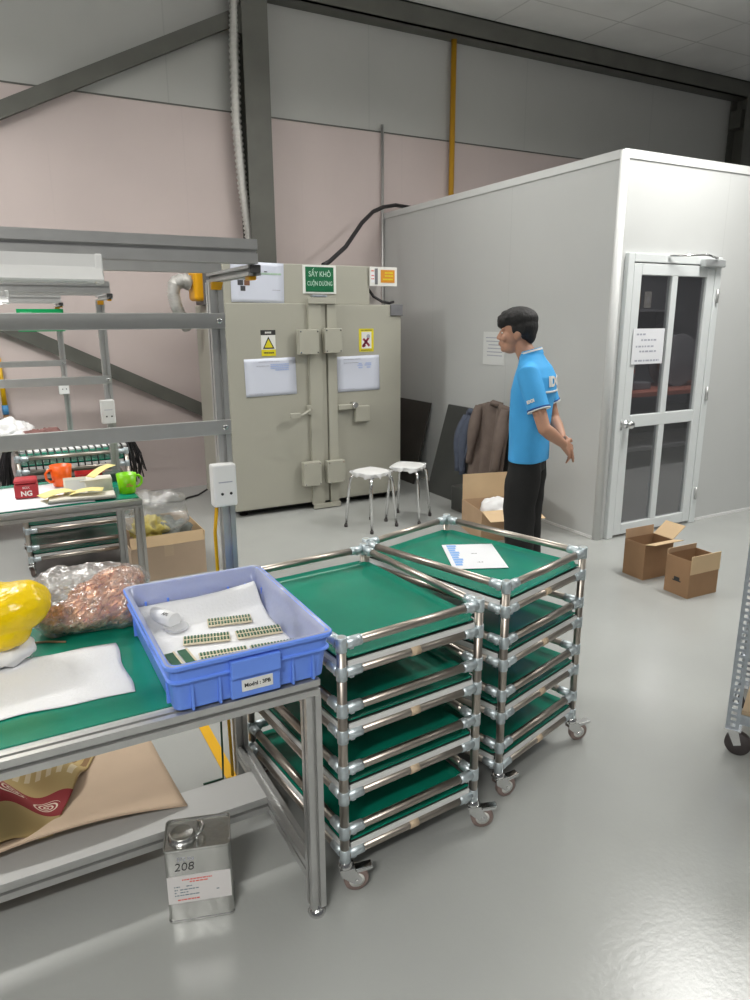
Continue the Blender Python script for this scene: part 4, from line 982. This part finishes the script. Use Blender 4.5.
loose((0.37, 3.81, PZ+0.014), -0.25, 0.16, 0.09, 0.6, 'yellow paper slip in front of the card holder', pyel)
loose((0.46, 3.90, T2+0.088), 0.5, 0.14, 0.07, 2.2, 'yellow paper slip standing up beside the white carton', pyel)
ch = thing('card_holder', (0.325, 3.90, PZ+0.003), math.radians(-6), 'small cream tray holding papers in the middle of the bench', 'tray')
Mt = Matrix.Rotation(math.radians(48), 4, 'X')
MB().box(-0.055, 0.055, -0.004, 0.0, 0.0, 0.09, Matrix.Rotation(math.radians(-25), 4, 'X')).build('back_plate', cream_pl, ch)
MB().box(-0.058, 0.058, -0.05, 0.0, 0.0, 0.012).build('base', cream_pl, ch)
MB().box(-0.047, 0.047, -0.0065, -0.0045, 0.02, 0.075, Matrix.Rotation(math.radians(-25), 4, 'X')).build('card', mat('card_grey', (0.55, 0.56, 0.55), 0.4), ch)
# lower level of the middle bench
tag(MB().box(-0.7, 0.10, 4.03, 4.30, 0.166, 0.173).build('cardboard_sheet', card_pink), 'pinkish cardboard sheet on the middle bench\'s lower stretcher', 'cardboard')
tag(MB().box(-0.75, 0.02, 4.36, 4.40, 0.02, 0.42).build('pale_panel', cream_pl, bevel=0.003), 'pale panel standing behind the middle bench', 'panel') if False else None
# harnesses lying on the cart behind
def make_harness(loc, label):
    t = thing('cable_harness', loc, 0, label, 'cable', 'cable harnesses on the far trolley')
    MB().box(-0.014, 0.014, -0.16, 0.10, 0.0, 0.012).build('connector', white_pl, t, bevel=0.002)
    MB().tube([(0.016, 0.22, 0.012), (0.017, 0.10, 0.02), (0.018, -0.06, 0.022), (0.019, -0.18, 0.012), (0.02, -0.235, -0.03), (0.022, -0.25, -0.09)], 0.0045, 6).build('cable', cable_blk, t)
    return t
h0 = None
xs = [0.13+0.0415*i for i in range(16)]
for i, x in enumerate(xs):
    lab = 'white and black cable harness laid across the far trolley'
    if i == 0: h0 = make_harness((x, 5.13, 0.80), lab)
    else: copy_tree(h0, (x, 5.13+random.uniform(-0.01, 0.01), 0.80))
def bunch(loc, n, spread, ln, label, dirx):
    m_ = MB()
    for i in range(n):
        a = random.uniform(-1, 1); l = ln*random.uniform(0.6, 1.1); dx = dirx*random.uniform(0.25, 1)*spread
        y = random.uniform(-0.18, 0.18)
        m_.tube([(-dirx*0.08, y, 0.02), (0, y*0.9, 0.035), (dx*0.5, y*0.85-0.01*a, 0.0), (dx*0.85, y*0.8+0.02*a, -l*0.4), (dx+0.02*a, y*0.8, -l)], 0.0045, 6)
    o_ = m_.build('cable_bundle', cable_blk, loc=loc); return tag(o_, label, 'cable', None, 'stuff')
bunch((0.78, 5.13, 0.81), 34, 0.11, 0.26, 'black cable ends hanging off the far trolley\'s right end', 1)
bunch((0.075, 5.13, 0.81), 40, 0.10, 0.30, 'black cable ends hanging off the far trolley\'s left end', -1)
# crumpled white film and cloths on the far bench
tag(crumple(MB().ell((0.06, 5.93, T2+0.08), (0.17, 0.14, 0.08), 50, 28).build('crumpled_film', white_film), 0.05, 12, 6.6, T2+0.001), 'heap of crumpled white film on the farthest bench', 'plastic film')
tag(crumple(MB().ell((0.30, 5.85, T2+0.05), (0.15, 0.12, 0.045), 50, 28).build('work_cloth', wine_cloth), 0.03, 14, 8.6, T2+0.001), 'dull wine red cloth on the farthest bench', 'cloth')
# green board hung on far bench
gb = thing('green_board', (0.405, 6.165, 1.63), 0, 'green board hanging from the farthest bench frame', 'board')
MB().box(-0.165, 0.165, -0.02, 0.0, -0.083, 0.085).build('panel', green_paint, gb, bevel=0.002)
lines(gb, 'lettering', mat('pale_green', (0.15, 0.55, 0.28), 0.5), [(0.055, -0.14, -0.06)], -0.0205, 0.016)
# yellow handled brush against wall
br = thing('paint_brush', (0.09, 6.93, 0.70), 0, 'yellow handled brush with blue ferrule hanging on the pink wall', 'brush')
MB().cyl((0.0, 0, 0.22), (0.0, 0.02, 0.62), 0.022, 0.016, 12).build('handle', yellow, br)
MB().cyl((0.0, 0, 0.14), (0.0, 0, 0.22), 0.026, seg=12).build('ferrule', mat('ferrule_blue', (0.1, 0.35, 0.7), 0.4), br)
MB().lathe([(0.02, 0.14), (0.035, 0.06), (0.05, 0.0)], (0, 0, 0), 12).build('bristles', card_dark, br)
MB().cyl((0.0, 0.02, 0.62), (0.0, 0.069, 0.70), 0.008, seg=8).build('hook', chrome, br)

# ================================================================== RACK AT THE RIGHT EDGE
rk = thing('slotted_rack', (2.305, 1.475, 0), math.radians(-62), 'slotted steel angle rack on casters at the right edge', 'rack')
def angle_post(x, y, sx, sy):
    m_ = MB(); th = 0.003; wd = 0.045; z0, z1 = 0.11, 1.02
    for ax in (0, 1):
        def bx(u0, u1, za, zb):
            if ax == 0: m_.box(min(x+sx*u0, x+sx*u1), max(x+sx*u0, x+sx*u1), min(y, y+sy*th), max(y, y+sy*th), za, zb)
            else: m_.box(min(x, x+sx*th), max(x, x+sx*th), min(y+sy*u0, y+sy*u1), max(y+sy*u0, y+sy*u1), za, zb)
        bx(0 if ax == 0 else th, 0.014, z0, z1); bx(0.033, wd, z0, z1)
        z = z0; k = 0
        while z < z1-0.01: bx(0.014, 0.033, z, z+0.011); z += 0.0245
    return m_.build('post', galv, rk)
RW, RD = 0.55, 0.42
for x, y, sx, sy in ((0, 0, 1, 1), (RW, 0, -1, 1), (0, RD, 1, -1), (RW, RD, -1, -1)):
    p = angle_post(x, y, sx, sy)
    px, py = x+sx*0.025, y+sy*0.025
    c = MB().box(px-0.03, px+0.03, py-0.03, py+0.03, 0.104, 0.109)
    for s_ in (-1, 1): c.prism([(-0.02, 0.104), (0.02, 0.104), (0.035, 0.05), (0.01, 0.04)], s_*0.02-0.0015, s_*0.02+0.0015, frame((px, py, 0), (1, 0, 0), (0, 0, 1)))
    cs = c.build('caster', chrome, rk)
    MB().lathe([(0.012, -0.016), (0.044, -0.016), (0.0465, -0.010), (0.0465, 0.010), (0.044, 0.016), (0.012, 0.016)], (0, 0, 0), 26, frame((px+0.022, py, 0.0465), (1, 0, 0), (0, 0, 1))).build('wheel', rubber, cs)
for z in (0.155, 0.42, 0.98):
    for y0 in (0.003, RD-0.006): MB().box(0.045, RW-0.045, y0, y0+0.003, z-0.02, z+0.02).build('shelf_rail', galv, rk)
    for x0 in (0.003, RW-0.006): MB().box(x0, x0+0.003, 0.045, RD-0.045, z-0.02, z+0.02).build('shelf_rail', galv, rk)
    MB().box(0.048, RW-0.048, 0.01, RD-0.01, z+0.02, z+0.035).build('shelf_board', wood, rk)
MB().tube([(0.02, 0.008, 0.42), (RW-0.02, 0.008, 0.155)], 0.006, 8).build('cross_brace', galv, rk)

# ================================================================== PERSON
MX, MY = 2.87, 3.35
man = thing('person', (MX, MY, 0), math.radians(36), 'young man in sky blue polo and black trousers, hands clasped behind his back', 'person')
def cap(mb, a, b_, ra, rb, n=8, seg=18):
    """tapered capsule"""
    a, b_ = V(a), V(b_); d = (b_-a); L_ = d.length; t = d.normalized()
    pts, rr = [], []
    for i in range(n): k = (i+0.15)/n*PI/2; pts.append(a-t*ra*math.cos(k)); rr.append(ra*math.sin(k))
    for i in range(n, 0, -1): k = (i-0.85)/n*PI/2; 
    pts.append(a); rr.append(ra); pts.append(b_); rr.append(rb)
    for i in range(n): k = (n-1-i+0.15)/n*PI/2; pts.append(b_+t*rb*math.cos(k)); rr.append(rb*math.sin(k))
    mb.tube(pts, rr, seg); return mb
bd = MB()
Rh = Matrix.Rotation(math.radians(-9), 3, 'Z')
bd.ell((0, 0.088, 1.575), (0.073, 0.093, 0.098), 28, 18)                 # skull
bd.ell((0, 0.122, 1.520), (0.063, 0.066, 0.075), 24, 14)                 # face
bd.ell((0, 0.126, 1.468), (0.050, 0.056, 0.050), 22, 12)                 # jaw
bd.ell((0, 0.165, 1.448), (0.024, 0.018, 0.022), 14, 10)                 # chin
bd.ell((0, 0.184, 1.478), (0.022, 0.011, 0.018), 14, 10)                 # mouth mound
cap(bd, (0, 0.182, 1.550), (0, 0.198, 1.512), 0.009, 0.013)              # nose
for s_ in (-1, 1):
    bd.ell((s_*0.011, 0.192, 1.507), (0.010, 0.009, 0.008), 10, 8)
    bd.ell((s_*0.034, 0.166, 1.560), (0.026, 0.014, 0.010), 14, 8)       # brow
    bd.ell((s_*0.040, 0.155, 1.508), (0.024, 0.022, 0.022), 14, 8)       # cheek
    bd.ell((s_*0.072, 0.075, 1.530), (0.010, 0.022, 0.033), 14, 10, Matrix.Rotation(0.25, 3, 'X'))
HR = Matrix.Translation((0, 0.04, 0)) @ Matrix.Rotation(math.radians(8), 4, 'Z') @ Matrix.Translation((0, -0.04, 0))
bd.bm.transform(HR) if hasattr(bd.bm, 'transform') else bmesh.ops.transform(bd.bm, matrix=HR, verts=bd.bm.verts[:])
cap(bd, (0, -0.015, 1.34), (0, 0.060, 1.475), 0.060, 0.053)               # neck
bd.ell((0, -0.025, 1.20), (0.15, 0.09, 0.19), 24, 14); bd.ell((0, -0.014, 0.98), (0.135, 0.085, 0.18), 24, 14); bd.ell((0, -0.014, 0.86), (0.135, 0.085, 0.11), 24, 14)
ARM = {-1: ((-0.162, -0.028, 1.312), (-0.215, -0.150, 1.005), (-0.065, -0.235, 0.900)), 1: ((0.162, -0.028, 1.312), (0.205, -0.115, 1.01), (0.050, -0.205, 0.915))}
for s_ in (-1, 1):
    S, E_, Wr = ARM[s_]
    cap(bd, S, E_, 0.048, 0.038); cap(bd, E_, V(E_).lerp(V(Wr), 0.35), 0.038, 0.040); cap(bd, V(E_).lerp(V(Wr), 0.35), Wr, 0.040, 0.026)
    cap(bd, (s_*0.075, -0.014, 0.83), (s_*0.092, 0.002, 0.48), 0.066, 0.052); cap(bd, (s_*0.092, 0.005, 0.48), (s_*0.098, -0.015, 0.09), 0.050, 0.034)
    cap(bd, (s_*0.098, -0.02, 0.055), (s_*0.105, 0.12, 0.035), 0.034, 0.024)
# hands: left hand lies over the right wrist, right hand hangs with curled fingers
def hand(wr, d, side, thumb, spread, curl, down):
    """wr wrist, d palm direction, side across palm, down = palm normal towards which fingers curl"""
    wr, d, side, down = V(wr), V(d).normalized(), V(side).normalized(), V(down).normalized()
    pc = wr+d*0.045
    for k in (-0.026, -0.009, 0.009, 0.026):
        cap(bd, wr+d*0.008+side*k*0.55, wr+d*0.082+side*k, 0.016, 0.0135, 5, 12)
    for i, (k, ln) in enumerate(((-0.030, 0.062), (-0.011, 0.074), (0.010, 0.080), (0.030, 0.072))):
        p = wr+d*0.086+side*k; v = d
        for j, fr in enumerate((0.45, 0.32, 0.23)):
            a = curl[j]; v = (v*math.cos(a)+down*math.sin(a)).normalized()
            nd = down*math.cos(a)-d*math.sin(a)*0
            q_ = p+v*ln*fr+side*k*spread*0.1; cap(bd, p, q_, 0.0088-0.0009*j, 0.0082-0.0009*j, 4, 10); p = q_
    p = wr+d*0.025+side*0.026*thumb; v = (d*0.65+side*thumb*0.75).normalized()
    q_ = p+v*0.038; cap(bd, p, q_, 0.013, 0.0105, 4, 10); v2 = (d*0.9+side*thumb*0.25+down*0.3).normalized(); cap(bd, q_, q_+v2*0.032, 0.010, 0.0085, 4, 10)
hand(ARM[-1][2], (0.75, -0.35, -0.55), (0.45, -0.15, 0.85), 1, 0.4, (0.35, 0.7, 0.6), (-0.3, 0.75, -0.5))
hand(ARM[1][2], (-0.45, -0.62, -0.60), (-0.55, 0.0, 0.80), 1, 0.4, (0.4, 0.6, 0.5), (0.45, 0.10, -0.75))
body = remeshed('body', bd, skin, man, 0.0045, 5)
# face details
for s_ in (-1, 1):
    e_ = MB().ell((s_*0.033, 0.172, 1.541), (0.012, 0.006, 0.0055), 14, 8).build('eye', sig_white, body); e_.matrix_local = HR
    MB().ell((s_*0.033, 0.1765, 1.541), (0.005, 0.0025, 0.005), 12, 8).build('iris', ink, e_)
    MB().tube([(s_*0.014, 0.181, 1.562), (s_*0.032, 0.180, 1.568), (s_*0.052, 0.163, 1.562)], [0.003, 0.004, 0.002], 8).build('eyebrow', hair_m, body).matrix_local = HR
MB().ell((0, 0.1935, 1.481), (0.018, 0.004, 0.0035), 14, 8).ell((0, 0.1925, 1.4735), (0.015, 0.004, 0.004), 14, 8).build('lips', lips, body).matrix_local = HR
# hair
hr = MB()
hr.ell((0, 0.078, 1.620), (0.088, 0.112, 0.075), 32, 18); hr.ell((0, 0.035, 1.575), (0.080, 0.070, 0.085), 28, 16)
hr.ell((0, 0.150, 1.612), (0.074, 0.060, 0.048), 28, 14); hr.ell((0, 0.172, 1.590), (0.062, 0.036, 0.028), 24, 12)
hr.ell((0, 0.012, 1.535), (0.056, 0.038, 0.062), 24, 12)
for s_ in (-1, 1): hr.ell((s_*0.066, 0.055, 1.575), (0.018, 0.048, 0.052), 18, 10); hr.ell((s_*0.070, 0.100, 1.570), (0.009, 0.015, 0.035), 12, 8)
for i in range(70):   # tufts
    a = random.uniform(0, 2*PI); e2 = random.uniform(0.15, 1.3)
    n = V((math.cos(a)*math.cos(e2), math.sin(a)*math.cos(e2), math.sin(e2)))
    p = V((0, 0.085, 1.615))+V((n.x*0.082, n.y*0.108, n.z*0.070)); q_ = p+V((n.x*0.005, n.y*0.006+0.014, n.z*0.006-0.010))
    cap(hr, p, q_, 0.010, 0.006, 4, 8)
bmesh.ops.transform(hr.bm, matrix=HR, verts=hr.bm.verts[:])
remeshed('hair', hr, hair_m, man, 0.005, 5)
# shirt
sh = MB()
def ring(cx, cy, z, a, b_, n=36, p=2.4):
    out = []
    for k in range(n):
        t_ = 2*PI*k/n; c_, s_ = math.cos(t_), math.sin(t_)
        out.append(V((cx+a*math.copysign(abs(c_)**(2/p), c_), cy+b_*math.copysign(abs(s_)**(2/p), s_), z)))
    return out
SHIRT = [(-0.014, 0.775, 0.170, 0.113), (-0.014, 0.86, 0.168, 0.113), (-0.012, 0.98, 0.162, 0.114), (-0.018, 1.10, 0.168, 0.120), (-0.028, 1.20, 0.178, 0.129),
         (-0.034, 1.29, 0.178, 0.116), (-0.028, 1.345, 0.150, 0.095), (-0.014, 1.385, 0.098, 0.078), (-0.004, 1.415, 0.070, 0.070), (0.0, 1.432, 0.066, 0.066)]
sh.rings([ring(0, cy_, z_, a_, b_) for cy_, z_, a_, b_ in SHIRT])
def shirt_ring(z, grow, n=720):
    for p0, p1 in zip(SHIRT, SHIRT[1:]):
        if p0[1] <= z <= p1[1]:
            k = (z-p0[1])/(p1[1]-p0[1]); q_ = [p0[i_]+(p1[i_]-p0[i_])*k for i_ in range(4)]
            return ring(0, q_[0], z, q_[2]+grow, q_[3]+grow, n)
for s_ in (-1, 1):
    S, E_ = V(ARM[s_][0]), V(ARM[s_][1])
    sh.tube([S+V((-s_*0.07, 0, 0.01)), S, S.lerp(E_, 0.25), S.lerp(E_, 0.66)], [0.058, 0.066, 0.066, 0.066], 24)
shirt = remeshed('polo_shirt', sh, shirt_m, man, 0.006, 6)
me = shirt.data
for v in me.vertices:      # cloth folds
    c0 = v.co; w_ = max(0, min(1, (1.25-c0.z)/0.3))
    k = noise.noise(V((c0.x*7, c0.y*7+c0.z*2.5, c0.z*4.5)))
    v.co += V((c0.x, c0.y, 0)).normalized()*0.012*k*w_
for s_ in (-1, 1):
    S, E_ = V(ARM[s_][0]), V(ARM[s_][1])
    for f0, mm in ((0.655, sig_white), (0.625, mat('navy_stripe', (0.02, 0.06, 0.3), 0.7) if 'navy_stripe' not in MATS else MATS['navy_stripe'])):
        MB().tube([S.lerp(E_, f0), S.lerp(E_, f0+0.018)], 0.0685, 28).build('sleeve_stripe', mm, shirt)
MB().tube([(0, -0.006, 1.405), (0, 0.004, 1.442)], [0.072, 0.068], 28, caps=False).build('collar', shirt_m, shirt)
MB().tube([(0, -0.0005, 1.427), (0, 0.0025, 1.437)], [0.0715, 0.0702], 28, caps=False).build('collar_stripe', sig_white, shirt)
# lettering wrapped round the upper back
def wrap_text(s, size, z, a0, material, bold, name):
    o_ = text(name, s, size, Matrix.Identity(4), material, shirt, bold)
    for v in o_.data.vertices:
        ang = -PI/2+a0+v.co.x/0.15; rr = shirt_ring(z+v.co.y, 0.004+v.co.z)
        k = int((ang % (2*PI))/(2*PI)*720) % 720; p = rr[k]
        v.co = V((p.x, p.y-0.0, z+v.co.y))
    return o_
wrap_text('IDOI', 0.080, 1.262, 0.0, sig_white, 0.004, 'back_lettering')
pb = MB()
def strip(u, v):
    ang = -PI/2-0.75+1.5*u; rr = shirt_ring(1.205, 0.004); p = rr[int((ang % (2*PI))/(2*PI)*720) % 720]
    return (p.x, p.y, 1.200+0.012*v)
pb.grid(strip, 40, 1, thick=0.001); pb.build('back_line', sig_white, shirt)
# white mark on the left sleeve
S, E_ = V(ARM[-1][0]), V(ARM[-1][1]); pc = S.lerp(E_, 0.5)
tdir = (E_-S).normalized(); out = (V((-1, 0.25, 0))-tdir*V((-1, 0.25, 0)).dot(tdir)).normalized(); sd = tdir.cross(out)
text('sleeve_mark', 'IDOI', 0.024, frame(pc+out*0.0675, sd if sd.y < 0 else -sd, -tdir), sig_white, shirt, 0.002)
# trousers
tr = MB()
tr.rings([ring(0, -0.014, 0.72, 0.150, 0.100), ring(0, -0.014, 0.82, 0.150, 0.098), ring(0, -0.014, 0.92, 0.140, 0.094)])
for s_ in (-1, 1):
    tr.rings([ring(s_*0.104, -0.01, 0.045, 0.078, 0.090, 24, 2), ring(s_*0.100, -0.006, 0.25, 0.078, 0.090, 24, 2), ring(s_*0.095, 0.004, 0.48, 0.083, 0.100, 24, 2), ring(s_*0.086, -0.006, 0.66, 0.084, 0.108, 24, 2), ring(s_*0.076, -0.014, 0.78, 0.074, 0.096, 24, 2)])
trs = remeshed('trousers', tr, trouser_m, man, 0.007, 4)
for v in trs.data.vertices:
    c0 = v.co; s_ = 1 if c0.x > 0 else -1
    v.co += V((c0.x-s_*0.09, c0.y, 0)).normalized()*0.007*noise.noise(V((c0.x*9, c0.y*9, c0.z*9)))
for s_ in (-1, 1):
    so = MB(); so.ell((s_*0.103, 0.055, 0.042), (0.047, 0.135, 0.044), 24, 14); so.ell((s_*0.100, -0.02, 0.065), (0.044, 0.058, 0.055), 20, 12); so.box(s_*0.103-0.040, s_*0.103+0.040, -0.065, 0.165, 0.0, 0.02)
    remeshed('shoe', so, rubber, man, 0.006, 3)
